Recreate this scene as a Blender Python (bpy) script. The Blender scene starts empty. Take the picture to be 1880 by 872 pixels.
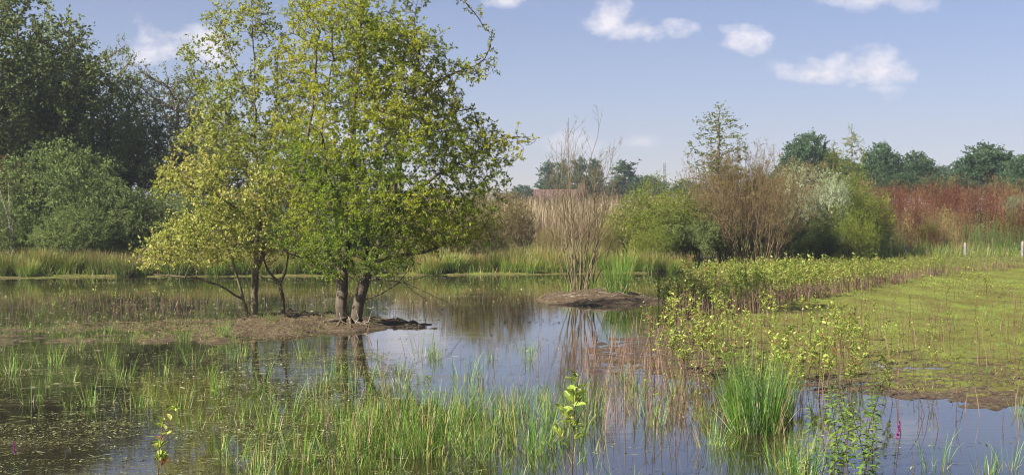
import bpy, math, random
import numpy as np
from mathutils import Vector

R = np.random.default_rng(7)
random.seed(7)
sc = bpy.context.scene
col = sc.collection
PI = math.pi
F = 2600.0          # focal length in photo pixels
CX, HY, EYE = 940.0, 395.0, 2.0

# ------------------------------------------------------------------ camera
cam_d = bpy.data.cameras.new("camera"); cam = bpy.data.objects.new("camera", cam_d); col.objects.link(cam)
cam.location = (0, 0, EYE); cam.rotation_euler = (PI/2, 0, 0)
cam_d.sensor_width = 36; cam_d.lens = 36*F/1880; cam_d.shift_y = -41/1880
cam_d.clip_start = .1; cam_d.clip_end = 5000
sc.camera = cam

# ------------------------------------------------------------------ light
SUN_EL, SUN_AZ = math.radians(36), math.radians(238)      # azimuth clockwise from +Y (view direction): left, a little behind the camera
sd = bpy.data.lights.new("sun", 'SUN'); sd.energy = 5.0; sd.angle = math.radians(.6); sd.color = (1, .93, .82)
so = bpy.data.objects.new("sun", sd); col.objects.link(so)
sdir = Vector((math.sin(SUN_AZ)*math.cos(SUN_EL), math.cos(SUN_AZ)*math.cos(SUN_EL), math.sin(SUN_EL)))
so.rotation_euler = sdir.to_track_quat('Z', 'Y').to_euler(); so.location = (-30, -10, 30)

SKY_STRENGTH = .05
w = bpy.data.worlds.new("World"); sc.world = w; w.use_nodes = True
nt = w.node_tree; N = nt.nodes; L = nt.links
N.clear()
def nd(t, **k):
    n = N.new(t)
    for a, b in k.items(): setattr(n, a, b)
    return n
def wm(op, a, b=None, c=None, clamp=False):
    n = N.new('ShaderNodeMath'); n.operation = op; n.use_clamp = clamp
    for i, x in enumerate((a, b, c)):
        if x is None: continue
        if isinstance(x, (int, float)): n.inputs[i].default_value = x
        else: L.new(x, n.inputs[i])
    return n.outputs[0]
sky = nd('ShaderNodeTexSky', sky_type='NISHITA'); sky.sun_disc = False
sky.sun_elevation = SUN_EL; sky.sun_rotation = SUN_AZ; sky.air_density = .85; sky.dust_density = .15; sky.ozone_density = 2.5
tint = nd('ShaderNodeMix', data_type='RGBA', blend_type='MULTIPLY'); tint.inputs[0].default_value = 1
L.new(sky.outputs[0], tint.inputs[6]); tint.inputs[7].default_value = (.865, .745, .85, 1)
tc = nd('ShaderNodeTexCoord'); sp = nd('ShaderNodeSeparateXYZ'); L.new(tc.outputs['Generated'], sp.inputs[0])
az = wm('ARCTAN2', sp.outputs[0], sp.outputs[1]); el = wm('ARCSINE', sp.outputs[2])
cmb = nd('ShaderNodeCombineXYZ'); L.new(az, cmb.inputs[0]); L.new(wm('MULTIPLY', el, 1.3), cmb.inputs[1])
nz = nd('ShaderNodeTexNoise'); nz.inputs['Scale'].default_value = 32; nz.inputs['Detail'].default_value = 9; nz.inputs['Roughness'].default_value = .62
L.new(cmb.outputs[0], nz.inputs[0])
dens = None
for (px, py, rx, ry, op) in [(1118, 38, 50, 40, 1), (1185, 58, 80, 26, 1), (1360, 82, 48, 30, 1), (1500, 138, 95, 30, 1), (1600, 128, 75, 48, 1),
                             (305, 88, 50, 50, 1), (375, 85, 62, 50, 1), (1620, 0, 125, 30, .7), (925, 0, 42, 26, .8), (1050, 268, 75, 30, .55),
                             (1172, 262, 40, 16, .6), (735, 170, 85, 120, .9), (620, 250, 140, 70, .6), (-300, 120, 200, 60, 1), (2300, 150, 200, 60, 1)]:
    a0 = math.atan((px-CX)/F); e0 = math.atan((HY-py)/F*math.cos(a0)); a1 = rx/F*1.1; e1 = ry/F*1.1
    u = wm('DIVIDE', wm('SUBTRACT', az, a0), a1); v = wm('DIVIDE', wm('SUBTRACT', el, e0), e1)
    vb = wm('MULTIPLY', wm('MINIMUM', v, 0), .35)       # flatter, crisper bases
    r2 = wm('SQRT', wm('ADD', wm('MULTIPLY', u, u), wm('MULTIPLY', wm('ADD', v, vb), wm('ADD', v, vb))))
    d = wm('SUBTRACT', wm('ADD', 1.0, wm('MULTIPLY', wm('SUBTRACT', nz.outputs[0], .52), 3.2)), r2)
    d = wm('MULTIPLY', wm('MULTIPLY', d, 1.15, clamp=True), op)
    dens = d if dens is None else wm('MAXIMUM', dens, d)
lit = wm('MULTIPLY_ADD', nz.outputs[0], .5, .72)
cc = nd('ShaderNodeMix', data_type='RGBA', blend_type='MULTIPLY'); cc.inputs[0].default_value = 1
cc.inputs[6].default_value = (8.8, 8.25, 8.5, 1)
cl = nd('ShaderNodeCombineColor'); [L.new(lit, cl.inputs[i]) for i in range(3)]
L.new(cl.outputs[0], cc.inputs[7])
mx = nd('ShaderNodeMix', data_type='RGBA'); L.new(wm('MULTIPLY', dens, .84), mx.inputs[0]); L.new(tint.outputs[2], mx.inputs[6]); L.new(cc.outputs[2], mx.inputs[7])
bg = nd('ShaderNodeBackground'); bg.inputs[1].default_value = SKY_STRENGTH; L.new(mx.outputs[2], bg.inputs[0])
wo = nd('ShaderNodeOutputWorld'); L.new(bg.outputs[0], wo.inputs[0])

sc.view_settings.view_transform = 'Standard'; sc.view_settings.look = 'None'; sc.view_settings.gamma = 1
sc.view_settings.exposure = 1.36
sc.render.engine = 'CYCLES'
sc.cycles.max_bounces = 6; sc.cycles.diffuse_bounces = 4; sc.cycles.glossy_bounces = 3; sc.cycles.transmission_bounces = 4
sc.cycles.transparent_max_bounces = 8; sc.cycles.use_denoising = True; sc.cycles.filter_width = 1.1
sc.cycles.sample_clamp_indirect = 12

# ------------------------------------------------------------------ placing
def gy(py, z=0.): return F*(EYE-z)/(py-HY)                # distance of the ground point seen on a photo row
def gp(px, py, z=0.):
    Y = gy(py, z); return np.array([(px-CX)/F*Y, Y, z])
def X_at(px, Y): return (px-CX)/F*Y
def Z_at(py, Y): return EYE+(HY-py)/F*Y

# ------------------------------------------------------------------ numpy helpers
def nrm(a): return a/np.maximum(np.linalg.norm(a, axis=-1, keepdims=True), 1e-9)
_ks = {}
def wav(P, freq, seed=0, n=7):
    k = (seed, P.shape[1], n)
    if k not in _ks:
        r = np.random.default_rng(seed+100); _ks[k] = (r.normal(size=(n, P.shape[1])), r.uniform(0, 6.28, n))
    K, ph = _ks[k]
    return np.sin(P@(K.T)*freq+ph).sum(1)/math.sqrt(n/2)     # about unit variance
def vnoise(P, freq, seed=0):
    return .6*wav(P, freq, seed)+.4*wav(P, freq*2.3, seed+1)+.25*wav(P, freq*5.1, seed+2)
def rand_dirs(n, rng=R): return nrm(rng.normal(size=(n, 3)))
def perp(d):
    ref = np.where(np.abs(d[:, 2:3]) > .92, np.array([[0., 1., 0.]]), np.array([[0., 0., 1.]]))
    a = nrm(np.cross(d, ref)); return a, np.cross(d, a)

class G:                                                    # quads with one value per face
    def __init__(s): s.V = []; s.Q = []; s.A = []; s.M = []; s.n = 0
    def add(s, V, Q, a=0., m=0):
        if len(V) == 0: return s
        V = np.asarray(V, float).reshape(-1, 3); Q = np.asarray(Q, int).reshape(-1, 4)
        s.V.append(V); s.Q.append(Q+s.n); s.n += len(V)
        s.A.append(np.broadcast_to(np.asarray(a, float), (len(Q),)).copy()); s.M.append(np.full(len(Q), m)); return s
    def cat(s):
        return np.concatenate(s.V), np.concatenate(s.Q), np.concatenate(s.A), np.concatenate(s.M)
    def many(s, g, T, rot, scl, da=None):                   # copies of g's geometry merged in
        V, Q, A, M = g.cat(); n = len(T)
        c, si = np.cos(rot)[:, None], np.sin(rot)[:, None]
        x = (V[None, :, 0]*c-V[None, :, 1]*si)*scl[:, None]; y = (V[None, :, 0]*si+V[None, :, 1]*c)*scl[:, None]; z = V[None, :, 2]*scl[:, None]
        W = np.stack([x, y, z], -1)+T[:, None, :]
        QQ = Q[None]+(np.arange(n)*len(V))[:, None, None]
        AA = np.broadcast_to(A, (n, len(A))).copy()
        if da is not None: AA += da[:, None]
        s.V.append(W.reshape(-1, 3)); s.Q.append(QQ.reshape(-1, 4)+s.n); s.n += n*len(V)
        s.A.append(AA.reshape(-1)); s.M.append(np.tile(M, n)); return s
    def mesh(s, name, mats, smooth=False):
        V, Q, A, M = s.cat(); me = bpy.data.meshes.new(name)
        me.vertices.add(len(V)); me.vertices.foreach_set('co', V.astype(np.float32).ravel())
        me.loops.add(Q.size); me.loops.foreach_set('vertex_index', Q.astype(np.int32).ravel())
        me.polygons.add(len(Q)); me.polygons.foreach_set('loop_start', (np.arange(len(Q))*4).astype(np.int32))
        me.polygons.foreach_set('material_index', M.astype(np.int32))
        me.polygons.foreach_set('use_smooth', np.full(len(Q), smooth))
        me.update(calc_edges=True)
        at = me.attributes.new('v', 'FLOAT', 'FACE'); at.data.foreach_set('value', np.clip(A, 0, 1).astype(np.float32))
        for m in (mats if isinstance(mats, (list, tuple)) else [mats]): me.materials.append(m)
        return me

def thing(name, label, cat, loc=(0, 0, 0), rz=0., group=None, s=1.):
    o = bpy.data.objects.new(name, None); col.objects.link(o); o.location = loc; o.rotation_euler = (0, 0, rz); o.scale = (s, s, s)
    o.empty_display_size = .2
    o['label'] = label; o['category'] = cat
    if group: o['group'] = group
    return o
def obj(name, me, parent=None, label=None, cat=None, group=None, kind=None):
    o = bpy.data.objects.new(name, me); col.objects.link(o)
    if parent: o.parent = parent
    if label: o['label'] = label
    if cat: o['category'] = cat
    if group: o['group'] = group
    if kind: o['kind'] = kind
    return o
def dup(root, loc, rz=0., s=1., label=None, group=None):
    r = root.copy(); col.objects.link(r); r.location = loc; r.rotation_euler = (0, 0, rz)
    r.scale = (s, s, s) if isinstance(s, (int, float)) else s
    if label: r['label'] = label
    if group: r['group'] = group
    for ch in list(root.children):
        c = ch.copy(); col.objects.link(c); c.parent = r
        for g in list(ch.children):
            d = g.copy(); col.objects.link(d); d.parent = c
    return r
class Proto:                                                # first use moves the source itself
    def __init__(s, root): s.root = root; s.used = False
    def put(s, loc, rz, sc_, label, group=None):
        loc = tuple(float(v) for v in loc); rz = float(rz); sc_ = sc_ if isinstance(sc_, tuple) else float(sc_)
        if not s.used:
            s.used = True; r = s.root; r.location = loc; r.rotation_euler = (0, 0, rz)
            r.scale = sc_ if isinstance(sc_, tuple) else (sc_,)*3; r['label'] = label
            if group: r['group'] = group
            return r
        r = dup(s.root, loc, rz, sc_, label, group)
        if not group and 'group' in r: del r['group']
        return r

# ------------------------------------------------------------------ materials
def mat(name):
    m = bpy.data.materials.new(name); m.use_nodes = True; t = m.node_tree; t.nodes.clear()
    return m, t, t.nodes, t.links
def leafmat(name, stops, rough=.5, trans=.35, spec=.3, jitter=.15, tcol=1.3):
    m, t, n, l = mat(name)
    at = n.new('ShaderNodeAttribute'); at.attribute_name = 'v'
    rp = n.new('ShaderNodeValToRGB'); e = rp.color_ramp.elements
    while len(e) < len(stops): e.new(.5)
    for i, (p, c) in enumerate(stops): e[i].position = p; e[i].color = (*c, 1)
    l.new(at.outputs['Fac'], rp.inputs[0])
    oi = n.new('ShaderNodeObjectInfo'); hs = n.new('ShaderNodeHueSaturation')
    mr = n.new('ShaderNodeMapRange'); mr.inputs[3].default_value = 1-jitter; mr.inputs[4].default_value = 1+jitter
    l.new(oi.outputs['Random'], mr.inputs[0]); l.new(mr.outputs[0], hs.inputs['Value']); l.new(rp.outputs[0], hs.inputs['Color'])
    p = n.new('ShaderNodeBsdfPrincipled'); p.inputs['Roughness'].default_value = rough; p.inputs['Specular IOR Level'].default_value = spec
    l.new(hs.outputs[0], p.inputs[0])
    tr = n.new('ShaderNodeBsdfTranslucent'); g = n.new('ShaderNodeMix'); g.data_type = 'RGBA'; g.blend_type = 'MULTIPLY'; g.inputs[0].default_value = 1
    l.new(hs.outputs[0], g.inputs[6]); g.inputs[7].default_value = (tcol, tcol*1.02, tcol*.6, 1); l.new(g.outputs[2], tr.inputs[0])
    mxs = n.new('ShaderNodeMixShader'); mxs.inputs[0].default_value = trans; l.new(p.outputs[0], mxs.inputs[1]); l.new(tr.outputs[0], mxs.inputs[2])
    o = n.new('ShaderNodeOutputMaterial'); l.new(mxs.outputs[0], o.inputs[0]); return m
def barkmat(name, c1, c2, scale=8., bump=.6, stretch=.25):
    m, t, n, l = mat(name)
    tc = n.new('ShaderNodeTexCoord'); mp = n.new('ShaderNodeMapping'); mp.inputs['Scale'].default_value = (1, 1, stretch); l.new(tc.outputs['Object'], mp.inputs[0])
    nz = n.new('ShaderNodeTexNoise'); nz.inputs['Scale'].default_value = scale; nz.inputs['Detail'].default_value = 6; nz.inputs['Roughness'].default_value = .65; l.new(mp.outputs[0], nz.inputs[0])
    rp = n.new('ShaderNodeValToRGB'); rp.color_ramp.elements[0].position = .35; rp.color_ramp.elements[1].position = .65
    rp.color_ramp.elements[0].color = (*c1, 1); rp.color_ramp.elements[1].color = (*c2, 1); l.new(nz.outputs[0], rp.inputs[0])
    p = n.new('ShaderNodeBsdfPrincipled'); p.inputs['Roughness'].default_value = .85; l.new(rp.outputs[0], p.inputs[0])
    bp = n.new('ShaderNodeBump'); bp.inputs['Strength'].default_value = bump; bp.inputs['Distance'].default_value = .02; l.new(nz.outputs[0], bp.inputs['Height']); l.new(bp.outputs[0], p.inputs['Normal'])
    o = n.new('ShaderNodeOutputMaterial'); l.new(p.outputs[0], o.inputs[0]); return m

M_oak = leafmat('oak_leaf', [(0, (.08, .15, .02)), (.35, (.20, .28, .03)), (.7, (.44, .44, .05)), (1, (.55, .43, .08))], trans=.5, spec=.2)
M_alder = leafmat('pale_leaf', [(0, (.14, .19, .03)), (.4, (.29, .33, .06)), (.8, (.48, .46, .14)), (1, (.44, .30, .12))], spec=.25, trans=.4)
M_dark = leafmat('dark_leaf', [(0, (.07, .10, .035)), (.5, (.17, .21, .07)), (1, (.33, .36, .13))], trans=.42)
M_blue = leafmat('far_leaf', [(0, (.025, .06, .028)), (.5, (.055, .105, .042)), (1, (.10, .16, .06))], trans=.2)
M_willow = leafmat('willow_leaf', [(0, (.07, .105, .03)), (.5, (.16, .215, .06)), (1, (.31, .35, .12))], trans=.28)
M_yell = leafmat('yellow_green_leaf', [(0, (.08, .13, .02)), (.5, (.20, .24, .03)), (1, (.33, .31, .04))])
M_silver = leafmat('silver_leaf', [(0, (.11, .15, .06)), (.5, (.24, .29, .15)), (1, (.50, .53, .40))], trans=.2)
M_brownleaf = leafmat('brown_leaf', [(0, (.10, .085, .03)), (.5, (.20, .17, .06)), (1, (.30, .27, .08))])
M_seed = leafmat('seedling_leaf', [(0, (.11, .18, .03)), (.5, (.28, .35, .06)), (.88, (.48, .50, .14)), (1, (.25, .11, .05))], spec=.3, rough=.5)
M_herb = leafmat('herb_leaf', [(0, (.06, .14, .02)), (1, (.20, .28, .05))])
M_rush = leafmat('rush_blade', [(0, (.025, .07, .012)), (.35, (.07, .17, .02)), (.7, (.16, .28, .03)), (.9, (.33, .33, .10)), (1, (.33, .23, .11))], trans=.25)
M_farrush = leafmat('bank_rush_blade', [(0, (.025, .065, .012)), (.4, (.095, .19, .022)), (.7, (.20, .24, .05)), (1, (.26, .155, .075))], trans=.25, jitter=.38)
M_straw = leafmat('straw', [(0, (.20, .15, .09)), (.5, (.36, .28, .18)), (1, (.50, .41, .28))], trans=.2)
M_rust = leafmat('rust_weed', [(0, (.05, .014, .008)), (.4, (.125, .050, .030)), (.65, (.19, .11, .055)), (.82, (.30, .24, .09)), (1, (.13, .19, .05))], trans=.2, spec=.08)
M_redstem = leafmat('red_stem', [(0, (.03, .016, .012)), (.5, (.08, .038, .028)), (1, (.17, .11, .065))], trans=0.)
M_weed = leafmat('floating_weed', [(0, (.05, .055, .015)), (.5, (.12, .13, .035)), (.85, (.22, .23, .08)), (1, (.42, .40, .28))], trans=0.1, rough=.45)
M_magenta = leafmat('magenta_petal', [(0, (.22, .04, .20)), (1, (.42, .12, .38))])
M_bark = barkmat('grey_brown_bark', (.035, .025, .016), (.13, .10, .065))
M_mossbark = barkmat('mossy_bark', (.07, .055, .03), (.21, .18, .09))
M_twig = barkmat('dark_twig', (.05, .035, .022), (.11, .08, .05), 20)
M_twigb = barkmat('brown_twig', (.10, .06, .038), (.23, .16, .09), 20)
M_twigy = barkmat('olive_twig', (.07, .055, .025), (.19, .145, .075), 16)
M_twigp = barkmat('purple_twig', (.10, .055, .045), (.20, .12, .09), 16)
M_twigr = barkmat('red_brown_twig', (.07, .045, .025), (.20, .145, .075), 16)
M_dead = barkmat('bleached_wood', (.22, .18, .14), (.42, .37, .30), 16)
M_post = barkmat('weathered_post', (.14, .13, .11), (.30, .28, .25), 14)
def plain(name, c, rough=.8, metal=0.):
    m, t, n, l = mat(name); p = n.new('ShaderNodeBsdfPrincipled'); p.inputs[0].default_value = (*c, 1); p.inputs['Roughness'].default_value = rough; p.inputs['Metallic'].default_value = metal
    o = n.new('ShaderNodeOutputMaterial'); l.new(p.outputs[0], o.inputs[0]); return m

# ------------------------------------------------------------------ ground
def seg_sdf(P, poly):                                       # + inside
    poly = np.array(poly, float); n = len(poly); d = np.full(len(P), 1e9); ins = np.zeros(len(P), bool)
    for i in range(n):
        a, b = poly[i], poly[(i+1) % n]; e = b-a; w_ = P-a
        t = np.clip((w_@e)/max(e@e, 1e-9), 0, 1); d = np.minimum(d, np.linalg.norm(w_-t[:, None]*e, axis=1))
        c = ((a[1] <= P[:, 1]) & (b[1] > P[:, 1])) | ((b[1] <= P[:, 1]) & (a[1] > P[:, 1]))
        with np.errstate(divide='ignore', invalid='ignore'):
            xi = a[0]+(P[:, 1]-a[1])*(b[0]-a[0])/(b[1]-a[1])
        ins ^= c & (P[:, 0] < xi)
    return np.where(ins, d, -d)
def wp(pts): return [tuple(gp(*p)[:2]) for p in pts]
FLAT = wp([(1330, 502), (1290, 525), (1235, 560), (1225, 600), (1170, 622), (1110, 640), (1095, 664), (1118, 684), (1230, 694), (1330, 701), (1430, 706), (1500, 722), (1560, 737), (1700, 741), (1880, 746), (2300, 752)]) + [(40, 16), (60, 30), (60, 60), (7.5, 58)]
BAR = wp([(-500, 600), (0, 601), (200, 597), (330, 590), (440, 582), (560, 578), (650, 580), (730, 590), (800, 598), (865, 602), (860, 606), (760, 604), (665, 605), (600, 613), (520, 624), (430, 634), (330, 633), (200, 631), (0, 633), (-500, 640)])
BARL = wp([(400, 590), (470, 576), (640, 575), (760, 596), (660, 606), (560, 616), (450, 630), (400, 628)])
def height(P):
    x, y = P[:, 0], P[:, 1]
    n1 = vnoise(P, .9, 3); n2 = vnoise(P, 3.1, 5); n3 = wav(P, 11, 8)
    edge = .10*n1+.05*n2
    h = np.full(len(P), -.22)
    def rise(s, wd, top): return -.22+(top+.22)*np.clip((s+wd*.5)/wd, 0, 1)**1.0
    s = seg_sdf(P, FLAT)
    bumpy = .009*n1+.011*n2+.009*n3+.005*wav(P, 23, 9)
    s_f = s+.45*n1*.5+.12*n2
    h = np.maximum(h, np.where(s_f > -.7, -.22+.22*np.clip((s_f+.7)/.7, 0, 1)+.032*np.clip(s_f/1.0, 0, 1)+bumpy*np.clip(s_f+.7, 0, 1), -.22))
    # shallow dish that holds a puddle on the flat
    for (px, py, rx, ry) in [(1725, 676, .8, .2), (1150, 668, .5, .3), (1560, 640, .3, .3)]:
        c = gp(px, py); q = ((x-c[0])/rx)**2+((y-c[1])/ry)**2
        h -= .042*np.exp(-q*1.1)
    s = seg_sdf(P, BAR)+.3*n1+.22*n2
    h = np.maximum(h, np.where(s > -.5, -.22+.22*np.clip((s+.5)/.5, 0, 1)+.022*np.clip(s/.5, 0, 1)+1.1*bumpy-.024*np.clip((-4.5-x)/1.5, 0, 1)+.009*wav(P*[.8, 2.2], 2.2, 61)*(x < -4.5), -.22))
    s = seg_sdf(P, BARL)+.1*n1+.06*n2
    h = np.maximum(h, -.22+.22*np.clip((s+.35)/.35, 0, 1)+.07*np.clip(s/1.0, 0, 1)+2.2*bumpy)
    q = np.sqrt(((x-2.02)/1.55)**2+((y-33.6)/2.5)**2)+.06*n2+.09*n1
    h = np.maximum(h, -.22+.22*np.clip((1.35-q)/.35, 0, 1)+.25*np.clip(1-q, 0, 1)**.75+1.3*bumpy*(q < 1.1))
    # far bank
    edgeY = np.interp(x, [-60, -20, -8, 0, 6, 9, 60], [43.5, 44.0, 46.0, 47.2, 48.6, 49.5, 50])+.35*n1
    s = y-edgeY
    h = np.maximum(h, -.22+.22*np.clip((s+.8)/.8, 0, 1)+.05*np.clip(s/.8, 0, 1)+.25*np.clip((s-1)/6, 0, 1)+bumpy)
    # rising bank of weeds on the right and gentle rise behind
    t = np.clip((y-60)/12, 0, 1); t = t*t*(3-2*t)
    u = np.clip((x-9)/6, 0, 1)
    h += t*(1.0+.9*u)+.1*n1*t
    # slope of the near bank under the camera
    h = np.maximum(h, -.3+1.2*np.clip((6-y)/6, 0, 1))
    return h
def lines(a, b, st, lo, hi, g=1.16):
    c = list(np.arange(a, b, st)); d = st; v = a; left = []
    while v > lo: d *= g; v -= d; left.append(v)
    d = st; v = c[-1]; right = []
    while v < hi: d *= g; v += d; right.append(v)
    return np.array(left[::-1]+c+right)
xs = lines(-15, 19, .11, -560, 560); ys = lines(9.5, 50.5, .11, -50, 760)
XX, YY = np.meshgrid(xs, ys); P2 = np.stack([XX.ravel(), YY.ravel()], 1)
H = height(P2)
nx, ny = len(xs), len(ys); idx = np.arange(nx*ny).reshape(ny, nx)
Q = np.stack([idx[:-1, :-1], idx[:-1, 1:], idx[1:, 1:], idx[1:, :-1]], -1).reshape(-1, 4)
g = G().add(np.column_stack([P2, H]), Q)
m, t, n, l = mat('ground')
def mathn(op, a, b=None, clamp=False):
    q = n.new('ShaderNodeMath'); q.operation = op; q.use_clamp = clamp
    for i, x_ in enumerate((a, b)):
        if x_ is None: continue
        if isinstance(x_, (int, float)): q.inputs[i].default_value = x_
        else: l.new(x_, q.inputs[i])
    return q.outputs[0]
def noise(scale, detail=6, rough=.6, vec=None, stretch=None):
    q = n.new('ShaderNodeTexNoise'); q.inputs['Scale'].default_value = scale; q.inputs['Detail'].default_value = detail; q.inputs['Roughness'].default_value = rough
    if stretch:
        mp = n.new('ShaderNodeMapping'); mp.inputs['Scale'].default_value = stretch; l.new(vec, mp.inputs[0]); l.new(mp.outputs[0], q.inputs[0])
    else: l.new(vec, q.inputs[0])
    return q.outputs[0]
def rmap(v, a, b, c=0., d=1.):
    q = n.new('ShaderNodeMapRange'); q.inputs[1].default_value = a; q.inputs[2].default_value = b; q.inputs[3].default_value = c; q.inputs[4].default_value = d
    l.new(v, q.inputs[0]); return q.outputs[0]
def mixc(f, a, b):
    q = n.new('ShaderNodeMix'); q.data_type = 'RGBA'
    for i, x_ in ((0, f), (6, a), (7, b)):
        if isinstance(x_, (int, float)): q.inputs[i].default_value = x_
        elif isinstance(x_, tuple): q.inputs[i].default_value = (*x_, 1)
        else: l.new(x_, q.inputs[i])
    return q.outputs[2]
geo = n.new('ShaderNodeNewGeometry'); pos = geo.outputs['Position']
att = n.new('ShaderNodeAttribute'); att.attribute_name = 'cover'
sep = n.new('ShaderNodeSeparateColor'); l.new(att.outputs['Color'], sep.inputs[0])
nf = noise(14, 8, .7, pos); nm = noise(2.2, 6, .6, pos); ns = noise(1.1, 5, .6, pos, (1, .35, 1)); nff = noise(60, 4, .7, pos)
mud = mixc(rmap(nf, .35, .65), (.045, .034, .02), (.17, .13, .08))
mud = mixc(rmap(nm, .45, .7), mud, (.09, .055, .034))
mud = mixc(rmap(nff, .66, .72), mud, (.26, .20, .14))
alg = mixc(rmap(nf, .3, .7), (.085, .075, .016), (.165, .165, .03))
alg = mixc(rmap(ns, .4, .65), alg, (.175, .215, .036))
alg = mixc(rmap(nff, .3, .42, 1, 0), alg, (.12, .10, .05))
gf = mathn('ADD', sep.outputs[0], mathn('MULTIPLY', mathn('SUBTRACT', nm, .5), 1.3)); gf = mathn('ADD', gf, mathn('MULTIPLY', mathn('SUBTRACT', nf, .5), 1.9))
gf = rmap(gf, .40, .66)
c_ = mixc(gf, mud, alg)
grs = mixc(rmap(nf, .3, .7), (.06, .075, .02), (.16, .15, .06))
c_ = mixc(sep.outputs[1], c_, grs)
# wet rim beside the water
spz = n.new('ShaderNodeSeparateXYZ'); l.new(pos, spz.inputs[0])
wet = rmap(spz.outputs[2], .004, .02, 1, 0)
c_ = mixc(mathn('MULTIPLY', wet, .35), c_, (.05, .036, .022))
p = n.new('ShaderNodeBsdfPrincipled'); p.inputs['Specular IOR Level'].default_value = .15; l.new(c_, p.inputs[0]); l.new(rmap(wet, 0, 1, .9, .5), p.inputs['Roughness'])
bp = n.new('ShaderNodeBump'); bp.inputs['Strength'].default_value = .8; bp.inputs['Distance'].default_value = .06; l.new(nf, bp.inputs['Height']); l.new(bp.outputs[0], p.inputs['Normal'])
o = n.new('ShaderNodeOutputMaterial'); l.new(p.outputs[0], o.inputs[0])
me = g.mesh('ground', m, True)
sF = seg_sdf(P2, FLAT); n1 = vnoise(P2, .9, 3)
green = np.clip((sF-.1)/1.0, 0, 1)*.56*np.clip((P2[:, 0]-1.5)/2, 0, 1)+.42*np.clip((P2[:, 1]-17)/9, 0, 1)*(sF > 0)
sB = seg_sdf(P2, BAR); green = np.maximum(green, np.where((sB > -.3) & (P2[:, 0] < -5.6), .36, 0))
green = np.maximum(green, np.where((P2[:, 1] > 44) & (H > -.02) & (P2[:, 0] < 8), .6, 0))
grass = np.clip((P2[:, 1]-50.5-np.clip(P2[:, 0]-8, 0, 3))/2, 0, 1)
ca = me.color_attributes.new('cover', 'FLOAT_COLOR', 'POINT')
ca.data.foreach_set('color', np.column_stack([green, grass, np.zeros_like(green), np.ones_like(green)]).astype(np.float32).ravel())
obj('ground', me, kind='structure')
def hz(x, y): return float(height(np.array([[x, y]]))[0])
def hzs(P): return height(np.asarray(P)[:, :2])

# ------------------------------------------------------------------ water
m, t, n, l = mat('pond_water')
geo = n.new('ShaderNodeNewGeometry'); pos = geo.outputs['Position']
a1 = noise(.9, 6, .62, pos, (.6, 1, 1)); a2 = noise(4, 7, .7, pos, (.5, 1.2, 1)); a3 = noise(34, 5, .8, pos, (1, .9, 1))
spx = n.new('ShaderNodeSeparateXYZ'); l.new(pos, spx.inputs[0])
left = rmap(mathn('ADD', spx.outputs[0], mathn('MULTIPLY', spx.outputs[1], -.02)), -1.2, .6, 1, 0)           # weed grows thick in the western half
farb = mathn('MULTIPLY', rmap(spx.outputs[1], 28, 33), rmap(spx.outputs[1], 44, 47, 1, .8))
w_ = mathn('MAXIMUM', mathn('MULTIPLY', left, .62), mathn('MULTIPLY', farb, .45))
thr = mathn('ADD', mathn('MULTIPLY', a1, .5), mathn('ADD', mathn('MULTIPLY', a2, .5), mathn('MULTIPLY', a3, .9)))
film = rmap(mathn('ADD', thr, mathn('MULTIPLY', w_, .15)), 1.13, 1.20)
wc = mixc(rmap(a1, .35, .7), (.012, .010, .005), (.034, .024, .011))
pw = n.new('ShaderNodeBsdfPrincipled'); l.new(wc, pw.inputs[0]); pw.inputs['Roughness'].default_value = .025; pw.inputs['IOR'].default_value = 1.85
bw = n.new('ShaderNodeBump'); bw.inputs['Strength'].default_value = .035; bw.inputs['Distance'].default_value = .02
rip = noise(3.2, 3, .5, pos, (1, 2.2, 1)); l.new(rip, bw.inputs['Height']); l.new(bw.outputs[0], pw.inputs['Normal'])
fc = mixc(rmap(a3, .35, .65), (.04, .04, .014), (.13, .13, .045))
pf = n.new('ShaderNodeBsdfPrincipled'); l.new(fc, pf.inputs[0]); pf.inputs['Roughness'].default_value = .55
bf = n.new('ShaderNodeBump'); bf.inputs['Strength'].default_value = .5; bf.inputs['Distance'].default_value = .01; l.new(a3, bf.inputs['Height']); l.new(bf.outputs[0], pf.inputs['Normal'])
ms = n.new('ShaderNodeMixShader'); l.new(film, ms.inputs[0]); l.new(pw.outputs[0], ms.inputs[1]); l.new(pf.outputs[0], ms.inputs[2])
o = n.new('ShaderNodeOutputMaterial'); l.new(ms.outputs[0], o.inputs[0])
g = G().add([(-90, 3.2, 0), (70, 3.2, 0), (70, 53, 0), (-90, 53, 0)], [(0, 1, 2, 3)])
obj('pond_water', g.mesh('pond_water', m), kind='structure')

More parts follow.
